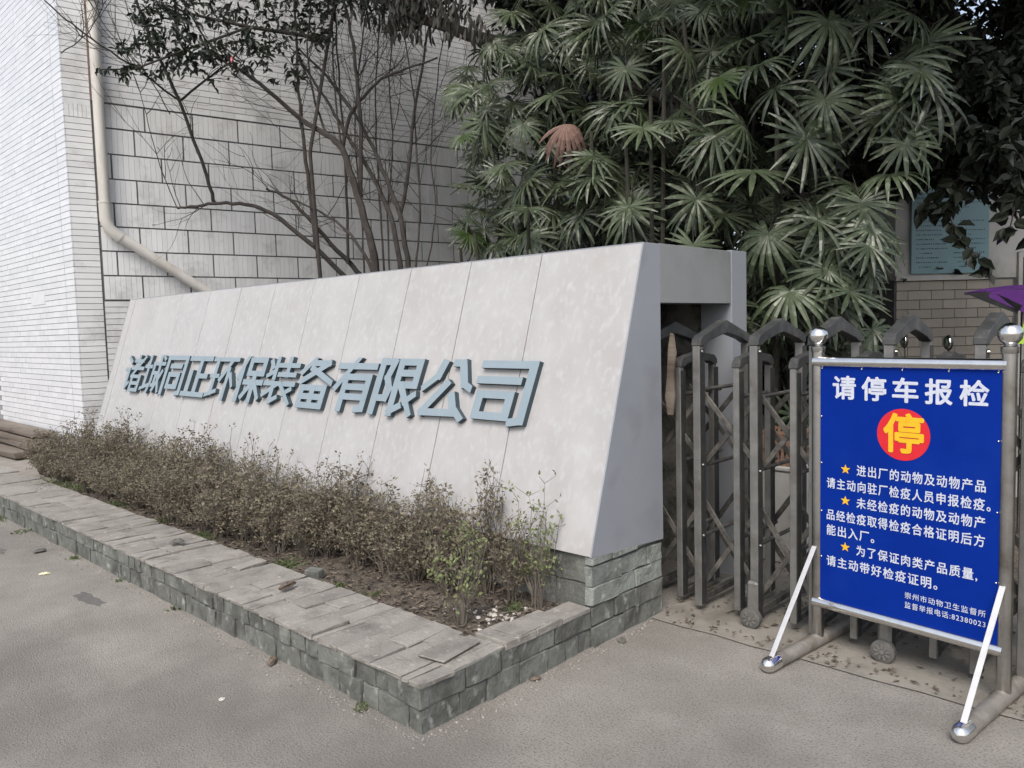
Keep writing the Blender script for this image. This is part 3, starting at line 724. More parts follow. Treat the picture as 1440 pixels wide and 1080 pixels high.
top = [(-.33, -.13), (-.15, -.30), (.05, -.32), (.30, -.34), (.55, -.1)]; low = [.04, .17, .21, .15, .12]
b.v = [(x, y-.004, zc+.004) for x, y in top]+[(x+.01, y-.012+.01*(i % 2), zc-l) for i, ((x, y), l) in enumerate(zip(top, low))]
b.f = [(i, i+1, i+6, i+5) for i in range(4)]; b.mi = [0]*4; b.build('valance', M_purple, uc)
b = MB(); b.v = [(-.43, -.055, zc-.004), (-.30, -.16, zc-.006), (-.19, -.28, zc-.10), (-.20, -.24, zc-.15), (-.33, -.13, zc-.07)]; b.f = [(0, 1, 2, 3, 4)]; b.mi = [0]; b.build('dark_underside', M_black, uc)  # dark underside of the canopy put in as a black sheet
b = MB()
for j in range(7): b.tube([apex+Vector((0, 0, -.02)), rim[j]+Vector((0, 0, -.008))], .004, 6)
b.build('ribs', M_steel2, uc)
b = MB(); b.prism([(-.20, 1.36), (-.155, 1.36), (-.115, 1.60), (-.135, 1.60)], 'y', -.26, -.255); b.build('strap', M_green, uc)

# crate of wicker on a white bin behind the gate
cr = at_y(1089, 830, 4.75); cr.z = 0
bn_ = thing('white_bin', 'pale square bin standing behind the folding gate', 'bin', (cr.x, 4.85, 0))
b = MB(); b.prism([(-.14, .006), (.14, .006), (.16, .60), (-.16, .60)], 'y', -.15, .15); b.build('body', M_plaster, bn_, bevel=.01)
b = MB(); b.box(-.17, .17, -.16, .16, .602, .63); b.build('lid', M_plaster, bn_, bevel=.006)
bk = thing('wicker_basket', 'brown slatted wicker basket resting on the pale bin', 'basket', (cr.x, 4.85, .631))
for i in range(9):
    x = -.13+i*.0325
    for y in (-.12, .12): b = MB(); b.box(x-.009, x+.009, y-.004, y+.004, .01, .22); b.build('slat', M_brown, bk)
for z in (.0, .1, .2):
    b = MB(); b.box(-.145, .145, -.128, -.120, z, z+.014); b.box(-.145, .145, .120, .128, z, z+.014); b.box(-.145, -.137, -.12, .12, z, z+.014); b.box(.137, .145, -.12, .12, z, z+.014); b.build('band', M_brown, bk)
b = MB(); b.box(-.13, .13, -.11, .11, .002, .008); b.build('bottom', M_brown, bk)

# ------------------------------------------------------------------ planks at the left
pk = [(-9.95, 2.70, .178, .075, .20, R(2)), (-9.75, 2.88, .255, .05, .18, R(-2)), (-10.05, 2.66, .335, .05, .20, R(1)), (-9.95, 2.74, .39, .045, .22, R(-1))]
pk = [(-10.32, 2.62, .180, .085, .20, R(3)), (-10.26, 2.84, .180, .085, .17, R(0)), (-10.15, 2.76, .268, .075, .24, R(-2)), (-10.12, 2.80, .346, .07, .22, R(1.5)), (-10.10, 2.80, .419, .05, .26, R(-1))]
lab = ['lowest front timber of the weathered stack at the building foot', 'lowest rear timber of the weathered stack against the tiled wall', 'second layer timber of the weathered stack by the tiled wall',
       'third layer timber of the weathered stack by the tiled wall', 'topmost wide plank of the weathered stack by the tiled wall']
for (x, y, z, h, wd, a), lb in zip(pk, lab):
    b = MB(); b.box(-2.6, U(-.06, .05), -wd/2, wd/2, .012, h, jit=.010); o = b.build('timber_plank', M_wood, bevel=.004); o.location = (x, y, z); o.rotation_euler = (0, 0, a); tag(o, lb, 'plank', 'timbers stacked by the tiled wall')

# ------------------------------------------------------------------ foliage helpers
def leaf(b, p, d, up, L, Wd, fold=.25, broad=False):
    # small folded leaf: 2 quads (4 triangles) along the direction d
    d = d.normalized(); s = d.cross(up); s = s.normalized() if s.length > 1e-4 else d.orthogonal().normalized(); n = s.cross(d)
    if broad:
        k_ = len(b.v); h = n*Wd*fold
        b.v += [tuple(p), tuple(p+d*L*.25+s*Wd*.42+h), tuple(p+d*L*.6+s*Wd*.45+h), tuple(p+d*L-n*L*.15), tuple(p+d*L*.6-s*Wd*.45+h), tuple(p+d*L*.25-s*Wd*.42+h)]
        b.f += [(k_, k_+1, k_+2, k_+3), (k_, k_+3, k_+4, k_+5)]; b.mi += [0, 0]; return
    m = p+d*L*.5
    k_ = len(b.v); b.v += [tuple(p), tuple(m+s*Wd*.5+n*Wd*fold), tuple(p+d*L-n*L*.12), tuple(m-s*Wd*.5+n*Wd*fold)]
    b.f += [(k_, k_+1, k_+2), (k_, k_+2, k_+3)]; b.mi += [0, 0]
def rdir(): 
    while True:
        v = Vector((U(-1, 1), U(-1, 1), U(-1, 1)))
        if .05 < v.length < 1: return v.normalized()

# fan palm frond with petiole; hub at origin, fan axis +X, petiole to -X
def frond_mesh(m, nl, L, spread, droop, curl):
    b = MB(); seg = 5
    for i in range(nl):
        a = R(-spread+2*spread*i/(nl-1)+U(-4, 4)); c, s = math.cos(a), math.sin(a)
        l = L*(1-.28*abs(a)/R(spread)*U(.6, 1.1))*U(.88, 1.05); wmax = L*U(.045, .062)*(1 if nl < 13 else .85); dr = droop*U(.7, 1.35); tw = U(-.4, .4)
        k_ = len(b.v)
        for j in range(seg+1):
            t = j/seg; r_ = l*t; z = -dr*l*t**2.2+.10*l*math.sin(t*2.2)*curl
            r_ = l*(t-.18*dr*t**3)
            wd = wmax*(.35+.65*min(1, t*2.4))*(1 if t < .7 else max(.12, 1-(t-.7)*2.7))
            ctr = Vector((c*r_, s*r_, z)); sd_ = Vector((-s, c, tw*t*.5)).normalized()
            b.v += [tuple(ctr+sd_*wd-Vector((0, 0, wd*.45))), tuple(ctr), tuple(ctr-sd_*wd-Vector((0, 0, wd*.45)))]
        for j in range(seg):
            q = k_+j*3; b.f += [(q, q+1, q+4, q+3), (q+1, q+2, q+5, q+4)]; b.mi += [0, 0]
    b.tube([(-.42, 0, -.16), (-.2, 0, -.04), (0, 0, 0)], [.0045, .004, .003], 4, mi=1)
    return b.mesh('frond', [m, M_pstem])
FR = []
for i in range(14):
    FR.append(frond_mesh(M_palm, rnd.choice((12, 14, 16, 18)), U(.29, .37), U(115, 168), U(.10, .5), U(.2, .8)))
FRG = [frond_mesh(M_palmg, 15, .34, 105, .15, .8), frond_mesh(M_palmg, 13, .32, 90, .2, 1)]
FRD = frond_mesh(M_palmd, 11, .30, 78, .75, .3)
# clumps of lady palm behind the sign wall
clump_x = [(-5.35, 5.35), (-4.75, 5.1), (-4.0, 5.2), (-3.3, 5.05), (-4.4, 5.9), (-3.4, 5.9), (-2.5, 5.35), (-2.45, 6.2), (-2.2, 5.75)]
plabs = ['leftmost fan palm clump beside the bare branches, with fresh green tips', 'fan palm clump second from the left above the sign wall', 'fan palm clump above the middle panels holding the brown dead frond',
         'fan palm clump directly above the right end of the sign wall', 'tall fan palm clump in the rear row behind the sign wall', 'tall fan palm clump in the rear row nearest the gate pocket',
         'fan palm clump just behind the gate pocket column', 'shaded fan palm clump farther back behind the folding gate', 'rightmost dark fan palm clump beside the guard house']
clumps = []
for (x, y), lb in zip(clump_x, plabs):
    t = thing('fan_palm', lb, 'palm', (x, y, 0), 0, 'fan palms behind the sign wall'); clumps.append(t)
    for i in range(4):
        b = MB(); ax, ay = U(-.25, .25), U(-.2, .2); h = U(1.8, 2.3) if x < -5 else U(2.6, 3.9) if x > -3.8 and y < 6 else U(2.3, 3.2)
        b.tube([(ax, ay, 0), (ax*1.3, ay*1.3, h*.5), (ax*1.9, ay*1.9, h)], [.022, .018, .014], 7); b.build('stem', M_pstem, t, auto=True)
camdir = Vector((0, 0, 0))
def put_frond(P_, az, pitch, roll, me, sc_):
    t = min(clumps, key=lambda c: (c.location.x-P_.x)**2+(c.location.y-P_.y)**2)
    M_ = Matrix.Translation(P_-t.location) @ Matrix.Rotation(az, 4, 'Z') @ Matrix.Rotation(pitch, 4, 'Y') @ Matrix.Rotation(roll, 4, 'X') @ Matrix.Diagonal((sc_, sc_, sc_, 1))
    return inst('frond', me, t, M=M_)
TOC = math.atan2(-1, .75)    # towards the open side of the garden
# prominent fronds: (pixel hub x, y in the photograph, distance plane Y, scale)
HUB = [(690,118,4.95,1.0),(650,190,4.9,.9),(662,262,4.9,1.05),(742,292,4.75,1.0),(712,230,4.85,.95),(790,105,4.95,1.0),(765,40,5.1,1.05),(822,50,5.05,1.1),(905,180,4.85,1.15),
       (835,220,4.85,1.0),(832,250,4.8,.9),(885,290,4.7,1.05),(925,235,4.85,.8),(908,35,5.05,1.05),(963,70,5.0,.9),(945,170,5.0,.9),(1005,190,4.85,1.1),(1045,175,4.85,1.1),(1060,240,4.75,1.25),
       (1010,108,4.9,1.2),(1090,125,4.9,1.15),(1068,90,4.9,1.0),(1160,140,5.0,1.2),(1135,195,4.85,1.3),(975,345,4.6,1.0),(1105,20,5.1,1.1),(1165,30,5.2,1.2),(980,280,4.8,1.0),
       (985,15,5.1,.9),(880,95,5.0,.9),(1270,85,5.4,1.3),(1310,125,5.4,1.4),(1240,160,5.3,1.2),(1210,285,5.0,1.0),(1225,320,4.95,1.0),(1175,340,4.9,.9),(1110,410,4.7,1.0),(1195,410,4.8,1.1),
       (1150,310,4.8,1.1),(1080,330,4.8,1.1),(660,330,4.85,.9),(640,130,5.0,.8),(735,175,4.9,.9),(870,150,5.0,1.0),(1300,60,5.6,1.1),(1165,380,4.8,1.0),(1250,245,5.2,1.1),(1290,200,5.3,1.1)]
nF = 0
for i, (px_, py_, Y, s_) in enumerate(HUB):
    p = at_y(px_, py_, Y); az = TOC+U(-.7, .7); me = rnd.choice(FR)
    if i in (1, 19, 40): me = FRG[i % 2]
    if px_ == 690: me = rnd.choice(FR)
    put_frond(p, az, R(U(18, 75)), U(-.5, .5), me, s_*U(.86, 1.02)); nF += 1
put_frond(at_y(795, 175, 4.70), TOC+.5, R(66), .3, FRD, 1.05)
for i in range(34):      # skirt of leaves low at the left and right of the clumps
    p = at_y(U(650, 900), U(240, 350), U(4.85, 5.4)) if i % 2 else at_y(U(1060, 1230), U(260, 440), U(4.85, 5.5))
    put_frond(p, TOC+U(-.9, .9), R(U(20, 75)), U(-.6, .6), rnd.choice(FR), U(.85, 1.1)); nF += 1
# the rest fills the clumps, deeper and deeper
tries = 0
while nF < 480 and tries < 4000:
    tries += 1
    Y = 4.95+abs(rnd.gauss(0, .9)); x = U(-6.3, -1.3); z = U(1.5, 4.6) if x < -2.6 else U(.5, 4.4)
    if x > -2.4 and Y > 6.0: continue
    p = Vector((x, Y, z)); v = p-CO
    d = v.dot(CF); px_ = 720+FPX*v.dot(CR)/d; py_ = 540-FPX*v.dot(CU)/d
    if px_ < 645+max(0, 60-py_)*.8 or px_ > 1335 or py_ < -60: continue
    if px_ > 1240 and 220 < py_: continue
    me = rnd.choice(FR) if rnd.random() > .04 else rnd.choice(FRG)
    put_frond(p, TOC+U(-1.2, 1.2), R(U(10, 80)), U(-.7, .7), me, U(.75, 1.1)); nF += 1

# ------------------------------------------------------------------ bare shrubs behind the sign wall, branches traced at their distance
def branch(par, pts, r0, r1, Y, name='branch', wob=.0, seg=7):
    P_ = []
    n = len(pts)
    for i, (px_, py_) in enumerate(pts):
        if isinstance(Y, dict): P_.append(at_w(px_, py_, Y['a']+(Y['b']-Y['a'])*i/(n-1))-par.location); continue
        yy_ = (Y if not hasattr(Y, '__len__') else Y[0]+(Y[1]-Y[0])*i/(n-1)); P_.append(at_y(px_, py_, yy_)-par.location)
    # smooth by Catmull-Rom
    Q = []
    for i in range(n-1):
        a, b_, c, d = P_[max(i-1, 0)], P_[i], P_[i+1], P_[min(i+2, n-1)]
        for k_ in range(4):
            t = k_/4; Q.append(.5*((2*b_)+(c-a)*t+(2*a-5*b_+4*c-d)*t*t+(3*b_-a-3*c+d)*t**3)+rdir()*wob)
    Q.append(P_[-1]); m = len(Q)
    b = MB(); b.tube(Q, [r0+(r1-r0)*i/(m-1) for i in range(m)], seg); b.build(name, M_bark, par, auto=True); return Q
def root(px_, py_, Y): p = at_y(px_, py_, Y); return Vector((p.x, p.y, 0))
def twigs(b, start, dr, L, r_, depth):
    p = Vector(start); d = Vector(dr); pts = [p.copy()]; n = 5
    for i in range(n):
        d = (d+rdir()*.28+Vector((0, 0, .05))).normalized(); p = p+d*L/n; pts.append(p.copy())
        if depth > 0 and rnd.random() < .6: twigs(b, p, (d+rdir()*.8).normalized(), L*U(.4, .7), r_*.6, depth-1)
    b.tube(pts, [r_*(1-.75*i/n) for i in range(n+1)], 3, cap=False)
def bare(lb, base, Y, brs, ntw, tw_from=3):
    r0 = root(*base, Y); t = thing('bare_shrub', lb, 'shrub', r0, 0, 'bare shrubs behind the sign wall'); allQ = []
    for pts, a, c, Yr in brs: allQ.append(branch(t, pts, a, c, Yr, wob=.008))
    b = MB(); top = at_y(*base, Y)-r0; b.tube([(0, 0, 0), tuple(top*.5+Vector((.05, 0, 0))), tuple(top)], [.05, .045, brs[0][1]], 8); b.build('trunk', M_bark, t, auto=True)
    b = MB()
    for Q in allQ:
        for k_ in range(ntw):
            i = rnd.randrange(len(Q)//4, len(Q)-1); d = (Q[i+1]-Q[i]).normalized(); twigs(b, Q[i], (d*.6+rdir()*.8+Vector((0, 0, .35))).normalized(), U(.4, 1.2), U(.003, .0065), 1)
    o = b.build('twigs', M_bark, t); tag(o, kind='stuff'); return t
bare('thick bare shrub with reddish brown stem forking left, behind the middle of the sign wall', (529,383), 5.1, [
    ([(529,383),(522,344),(502,274),(481,211),(459,189),(422,167),(389,137),(341,100),(307,85)], .045, .018, (5.1, 4.8)),
    ([(481,209),(492,163),(511,137),(537,111),(574,96),(615,81)], .022, .009, (5.1, 5.3)),
    ([(507,278),(507,185),(502,111),(493,44),(481,-10)], .026, .014, (5.1, 5.2)),
    ([(524,381),(493,330),(448,296),(396,276)], .02, .008, (5.1, 4.9)),
    ([(459,189),(440,130),(432,60),(440,-10)], .014, .006, (5.0, 4.9)),
    ([(481,209),(470,120),(468,40),(470,-10)], .012, .006, (5.1, 5.3))], 9)
bare('bare shrub of two slender crossing stems, rightmost behind the sign wall', (565,379), 5.3, [
    ([(563,379),(552,315),(522,244),(485,185),(456,137),(422,85)], .03, .012, (5.3, 5.1)),
    ([(574,375),(563,307),(537,237),(507,174),(459,107),(422,70)], .03, .012, (5.3, 5.2)),
    ([(561,311),(574,241),(581,167),(596,81),(604,30)], .022, .01, (5.3, 5.5)),
    ([(512,386),(508,300),(500,200),(505,90),(520,-10)], .011, .006, (5.2, 5.4)),
    ([(548,384),(545,300),(552,210),(548,110),(560,-10)], .010, .006, (5.3, 5.5)),
    ([(600,378),(612,300),(606,200),(618,90),(630,-10)], .008, .005, (5.4, 5.6)),
    ([(540,380),(535,300),(530,220),(528,120),(535,20)], .012, .007, (5.3, 5.5)),
    ([(585,376),(590,300),(586,220),(580,120),(560,0)], .012, .006, (5.3, 5.5))], 8)
W1 = at_y(487, 389, 4.75)
bare('low bare shrub with long branches sweeping left along the tiled wall', (495,388), 4.9, [
    ([(487,391),(444,348),(411,322),(374,296),(337,287),(300,286),(275,290),(250,293)], .030, .013, dict(a=.86, b=.95)),
    ([(509,389),(474,352),(437,311),(407,281),(374,265)], .032, .012, dict(a=.86, b=.90)),
    ([(444,346),(437,281),(428,211),(422,148),(418,100),(414,-10)], .026, .012, dict(a=.87, b=.88)),
    ([(489,372),(487,274),(484,200),(476,100),(470,-10)], .018, .008, dict(a=.86, b=.86)),
    ([(302,287),(290,247),(253,143),(217,67),(190,-5)], .021, .014, dict(a=.93, b=.90)),
    ([(253,143),(200,103),(140,62),(90,25),(58,-5)], .012, .006, dict(a=.92, b=.90)),
    ([(253,143),(290,112),(330,80),(360,30)], .014, .006, dict(a=.92, b=.88)),
    ([(422,167),(389,137),(345,102),(312,84),(280,40),(250,-10)], .014, .008, dict(a=.87, b=.90)),
    ([(250,293),(225,235),(205,160),(190,110)], .006, .003, dict(a=.95, b=.94)),
    ([(240,160),(200,95),(150,40),(120,-10)], .006, .003, dict(a=.93, b=.93)),
    ([(85,75),(125,45),(150,0)], .006, .004, dict(a=.93, b=.93))], 7)

# ------------------------------------------------------------------ trees
def crown(par, blobs, n, size, m, name='crown', flat=.0, dens=1.0):
    b = MB()
    tot = sum(r_**2 for *_, r_ in blobs)
    for (x, y, z, r_) in blobs:
        kN = int(n*r_*r_/tot); nc = max(3, int(kN/26))
        for q in range(nc):
            c = Vector((x, y, z))+rdir()*r_*U(.45, 1.0); cr_ = r_*U(.12, .26)
            for j in range(26):
                p = c+rdir()*cr_*U(.2, 1); d = (rdir()+Vector((0, 0, -.35))).normalized(); s_ = size*U(.7, 1.3)
                leaf(b, p, d, (rdir()*.9+Vector((0, 0, 1))), s_, s_*.5, broad=True)
    b.v = [(v[0]-par.location.x, v[1]-par.location.y, v[2]-par.location.z) for v in b.v]
    o = b.build(name, m, par); tag(o, kind='stuff'); return o
def limb(par, pts, r0, r1, name='limb'):
    b = MB(); n = len(pts); b.tube([Vector(p)-par.location for p in pts], [r0+(r1-r0)*i/(n-1) for i in range(n)], 9); return b.build(name, M_bark, par, auto=True)
# dark evergreen behind the palms whose big limb crosses above the bare shrubs
T1 = thing('evergreen_tree', 'dark evergreen tree behind the palms whose thick limb reaches left over the bare shrubs', 'tree', (-4.3, 7.4, 0))
limb(T1, [(-4.3, 7.4, 0), (-4.25, 7.3, 2), (-4.4, 7.2, 3.8), (-4.3, 7.3, 5.6), (-4.2, 7.4, 7.2)], .16, .06, 'trunk')
limb(T1, [(-4.4, 7.2, 3.8), at_y(760, 75, 6.0), at_y(660, 50, 5.6), at_y(625, 37, 5.5), at_y(587, 25, 5.45), at_y(562, 14, 5.4), at_y(525, -4, 5.4), at_y(470, -30, 5.3)], .075, .03)
limb(T1, [at_y(600, 30, 5.46), at_y(570, 42, 5.4), at_y(535, 46, 5.3)], .012, .005)
crown(T1, [(-5.2, 7.3, 5.4, 1.3), (-3.9, 7.6, 5.9, 1.5), (-4.3, 6.7, 6.2, 1.2), (-2.9, 7.4, 5.0, 1.3), (-5.6, 6.5, 6.0, .9), (-4.6, 7.9, 4.0, 1.2), (-3.2, 7.6, 3.3, 1.2), (-6.9, 4.9, 6.9, 1.35), (-5.6, 4.9, 6.7, 1.4), (-6.3, 6.2, 6.6, 1.5), (-4.4, 5.5, 6.4, 1.2), (-5.0, 7.6, 3.0, 1.0), (-2.6, 7.8, 2.0, 1.1), (-3.9, 7.7, 1.6, 1.2)], 46000, .11, M_dark)  # blobs above the view are added overhead to shade the flank wall
limb(T1, [(-4.3, 7.3, 5.6), (-5.2, 6.2, 6.3), (-6.6, 5.1, 6.9)], .07, .02)
hb_ = MB()
for i in range(110):
    px_ = U(500, 690) if i % 2 else U(535, 600); c = at_y(px_, U(-20, 40)+max(0, px_-560)*.25, U(5.3, 5.6))
    for j in range(4):
        d = Vector((U(-.3, .3), U(-.3, .3), -1)); leaf(hb_, c+rdir()*.08, d, rdir(), U(.09, .15), U(.03, .05), broad=True)
hb_.v = [(v[0]-T1.location.x, v[1]-T1.location.y, v[2]) for v in hb_.v]
o = hb_.build('hanging_leaves', mat('dusty_hanging_leaf', (.03, .028, .022), (.10, .095, .08), 8, .6, island=True), T1); tag(o, kind='stuff')
T2 = thing('broadleaf_tree', 'dark spreading tree at the right with bright sky showing through gaps in its crown', 'tree', (-1.55, 9.0, 0))
limb(T2, [(-1.55, 9.0, 0), (-1.6, 8.9, 2.2), (-1.4, 8.8, 3.8), (-1.5, 8.9, 6.2)], .17, .07, 'trunk')
limb(T2, [(-1.5, 8.8, 3.2), (-.9, 8.0, 4.3), (-.2, 7.3, 5.0)], .07, .02)
limb(T2, [(-.9, 8.0, 4.3), (-1.0, 6.2, 5.1), (-1.5, 4.6, 5.2)], .04, .012)
limb(T2, [(-1.5, 8.8, 3.6), (-2.4, 8.2, 4.7), (-3.0, 7.6, 5.3)], .06, .02)
limb(T2, [at_y(1260, -10, 8.0), at_y(1330, 60, 7.8), at_y(1400, 110, 7.6), at_y(1460, 140, 7.5)], .035, .02)
crown(T2, [(-2.7, 8.4, 4.2, .9), (-1.5, 8.8, 3.9, .75), (-.7, 9.0, 4.0, .8), (-2.2, 8.3, 3.3, .7), (-1.1, 7.9, 5.6, 1.2), (-.2, 7.2, 5.2, 1.1), (-2.5, 7.3, 5.6, 1.0), (.4, 8.3, 4.6, 1.0), (-.9, 8.2, 3.0, .5), (-1.2, 5.9, 5.5, 1.15), (-2.4, 6.2, 5.8, 1.2), (-.1, 6.2, 5.4, 1.1), (-1.7, 5.6, 5.2, 1.0), (-1.6, 4.35, 5.15, 1.05), (-.7, 4.7, 5.2, 1.0), (-2.4, 4.9, 5.6, .9), (-2.9, 8.6, 2.7, .9)], 75000, .10, M_dark)  # the high near blobs are unseen, added to darken palms and gate
# drooping twig with broad leaves in front of the notice board
T3 = thing('hanging_twig_tree', 'small tree whose leafy twigs hang down in front of the notice board', 'tree', (-.5, 7.3, 0))
limb(T3, [(-.5, 7.3, 0), (-.45, 7.2, 2), (-.6, 6.9, 3.3), (-.8, 6.6, 4.2)], .07, .03, 'trunk')
hb_ = MB()
def hang(path, Y, n, lf):
    P_ = [at_y(a, c, Y) for a, c in path]; bb = MB(); bb.tube([p-T3.location for p in P_], [.008]+[.005]*(len(P_)-1), 5); bb.build('twig', M_bark, T3)
    for i in range(n):
        t = U(0, len(P_)-1.001); k_ = int(t); p = P_[k_].lerp(P_[k_+1], t-k_); d = Vector((U(-.8, .8), U(-.5, .5), U(-1, .1))); leaf(hb_, p+rdir()*.03, d, rdir()*.6+Vector((.3, -.8, .3)), lf*U(.8, 1.3), lf*.62, broad=True)
hang([(1400, 180), (1370, 240), (1330, 290), (1345, 330), (1375, 362), (1392, 390)], 6.0, 40, .11)
hang([(1400, 180), (1350, 250), (1310, 280), (1300, 300)], 6.0, 34, .11)
hang([(1400, 180), (1430, 260), (1425, 300), (1418, 330)], 5.9, 24, .11)
hang([(1400, 180), (1430, 230), (1445, 290), (1450, 340)], 5.9, 24, .11)
hang([(1400, 180), (1300, 200), (1290, 240)], 6.1, 50, .11)
hang([(1400, 180), (1390, 215), (1410, 250)], 6.1, 50, .11)
hb_.v = [(v[0]-T3.location.x, v[1]-T3.location.y, v[2]) for v in hb_.v]
o = hb_.build('leaves', M_dark, T3); tag(o, kind='stuff')
crown(T3, [tuple(at_y(1390, 165, 6.3))+(.42,), tuple(at_y(1320, 215, 6.4))+(.36,), tuple(at_y(1440, 205, 6.2))+(.42,), tuple(at_y(1300, 130, 6.7))+(.5,), tuple(at_y(1420, 235, 6.2))+(.2,), tuple(at_y(1365, 235, 6.3))+(.25,), tuple(at_y(1270, 200, 6.6))+(.4,), tuple(at_y(1470, 120, 6.4))+(.4,)], 9000, .09, M_dark)
# camellia over the corner at the top left
T4 = thing('camellia_tree', 'glossy leaved camellia with one pink flower over the upper left of the flank wall', 'tree', (-7.5, 4.95, 0))
limb(T4, [(-7.5, 4.95, 0), (-7.5, 4.9, 2), (-7.45, 4.8, 3.5), at_w(470, 10, .86), at_w(440, -20, .86)], .026, .015, 'trunk')
limb(T4, [at_w(460, 55, .87), at_w(350, 38, .88), at_w(270, 20, .89), at_w(200, -5, .90)], .024, .009)
limb(T4, [at_w(350, 38, .88), at_w(250, 74, .89), at_w(190, 97, .90), at_w(137, 98, .91)], .015, .007)
limb(T4, [at_w(300, 55, .87), at_w(340, 85, .87), at_w(330, 110, .88)], .010, .005)
cb = MB()
def cclump(px_, py_, f, n, rr, sz=.085):
    c = at_w(px_, py_, f)
    for j in range(n):
        p = c+rdir()*rr*U(.1, 1); leaf(cb, p, (rdir()+Vector((0, 0, -.6))).normalized(), rdir()+Vector((.3, -.6, .5)), sz*U(.7, 1.25), sz*.42, broad=True)
for i in range(120):
    px_ = U(185, 470); lim = 112-abs(px_-300)*.22; cclump(px_, U(-40, max(5, lim))*U(.6, 1), U(.84, .92), 11, .12)
for i in range(14): cclump(U(165, 235), U(55, 105), .9, 6, .06)
for px_, py_ in ((140, 98), (150, 100), (172, 109), (200, 103), (176, 100), (165, 98), (215, 108)): cclump(px_, py_, .905, 6, .03, .07)
for i in range(45): cclump(U(230, 430), U(50, 112), U(.86, .91), 8, .1)
for i in range(60): cclump(U(440, 660), U(-30, 22), U(.72, .85), 9, .12)
cb.v = [(v[0]-T4.location.x, v[1]-T4.location.y, v[2]) for v in cb.v]
o = cb.build('leaves', M_cam, T4); tag(o, kind='stuff')
fl = MB(); fc = at_w(328, 84, .84)-T4.location
for j in range(9):
    a = j*2.4; leaf(fl, fc, Vector((math.cos(a)*.8, -.5, math.sin(a)*.8)), Vector((0, -1, .2)), .036, .036, .3)
fl.build('flower', M_pink, T4)
# trees farther back that close the garden
for (x, y, lb, bl_) in ((-6.8, 9.6, 'dark tree in the rear corner of the garden between the flank wall and the palms', [(-6.6, 9.3, 5.0, 1.5), (-6.2, 9.0, 3.2, 1.3), (-7.0, 8.8, 6.4, 1.4), (-6.4, 8.6, 1.8, 1.0)]),
                        (-4.6, 10.4, 'dark tree far behind the middle palms', [(-4.6, 10, 4.6, 1.7), (-4.9, 10, 2.6, 1.4), (-4.0, 10, 6.4, 1.6), (-3.2, 10, 3.4, 1.4)])):
    t = thing('background_tree', lb, 'tree', (x, y, 0), 0, 'trees closing the garden')
    limb(t, [(x, y, 0), (x+.1, y, 2.5), (x-.1, y-.2, 6)], .15, .05, 'trunk'); crown(t, bl_, 9000, .16, M_dark)

# ------------------------------------------------------------------ shrubs in the planter
def shrub_mesh(seed, H, W_, n_st, n_leaf, lm, ls=.022):
    rr = random.Random(seed); st_ = MB(); lf = MB()
    def rd():
        while True:
            v = Vector((rr.uniform(-1, 1), rr.uniform(-1, 1), rr.uniform(-1, 1)))
            if .05 < v.length < 1: return v.normalized()
    tips = []
    for i in range(n_st):
        a = rr.uniform(0, 6.283); sp = rr.uniform(.1, 1)*W_; h = H*rr.uniform(.6, 1.0)*(1.12-.3*(sp/W_)); p = Vector((math.cos(a)*.03, math.sin(a)*.03, -.02)); pts = [p.copy()]
        tgt = Vector((math.cos(a)*sp, math.sin(a)*sp, h))
        for k_ in range(1, 6):
            t = k_/5; q = Vector((tgt.x*t**.8, tgt.y*t**.8, h*t))+rd()*.014; pts.append(q)
        if rr.random() < .35: pts.append(pts[-1]+Vector((rr.uniform(-.02, .02), rr.uniform(-.02, .02), rr.uniform(.03, .13))))
        nn_ = len(pts)
        st_.tube(pts, [.0042*(1-.12*k_) for k_ in range(nn_)], 3, cap=False)
        for k_ in range(2, nn_):
            tips.append((pts[k_], k_/5))
            for _ in range(2):
                d = (rd()*.8+Vector((0, 0, .6))).normalized(); e = pts[k_]+d*rr.uniform(.04, .11); st_.tube([pts[k_], e], [.002, .001], 3, cap=False); tips.append((e, k_/5)); tips.append((e, k_/5))
    for i in range(n_leaf):
        p, t = rr.choice(tips)
        d = (rd()+Vector((0, 0, .45))).normalized(); s = ls*rr.uniform(.55, 1.35)
        p = p+rd()*.02; d_ = d; sd_ = d_.cross(rd()); sd_ = sd_.normalized() if sd_.length > .01 else d_.orthogonal().normalized(); nn = sd_.cross(d_); m_ = p+d_*s*.5
        k_ = len(lf.v); lf.v += [tuple(p), tuple(m_+sd_*s*.27+nn*s*.1), tuple(p+d_*s), tuple(m_-sd_*s*.27+nn*s*.1)]; lf.f += [(k_, k_+1, k_+2), (k_, k_+2, k_+3)]; lf.mi += [0, 0]
    return st_.mesh('stems', M_bark2), lf.mesh('foliage', lm)
SV = [shrub_mesh(s, .53, .23, 32, (1500, 1050, 1700, 1250, 900, 1400)[s], M_shrub, .022) for s in range(6)]
SG = [shrub_mesh(40+s, .50, .17, 14, 420, M_shrubg, .026) for s in range(2)]
SM = [shrub_mesh(60+s, .45, .2, 22, 900, M_shrub, .024) for s in range(2)]
def put_shrub(x, y, sx, sz, kind, lb, grp=None):
    st_, lf = kind; t = thing('planter_shrub', lb, 'shrub', (x, y, .165), U(0, 6.28), grp); t.scale = (sx, sx, sz)
    inst('stems', st_, t); o = inst('foliage', lf, t); tag(o, kind='stuff'); return t
GRP = 'dry shrubs massed along the foot of the sign wall'
LB = 'dry brown small leaved shrub in the dense hedge mass along the sign wall'
x = -8.75; n_s = 0
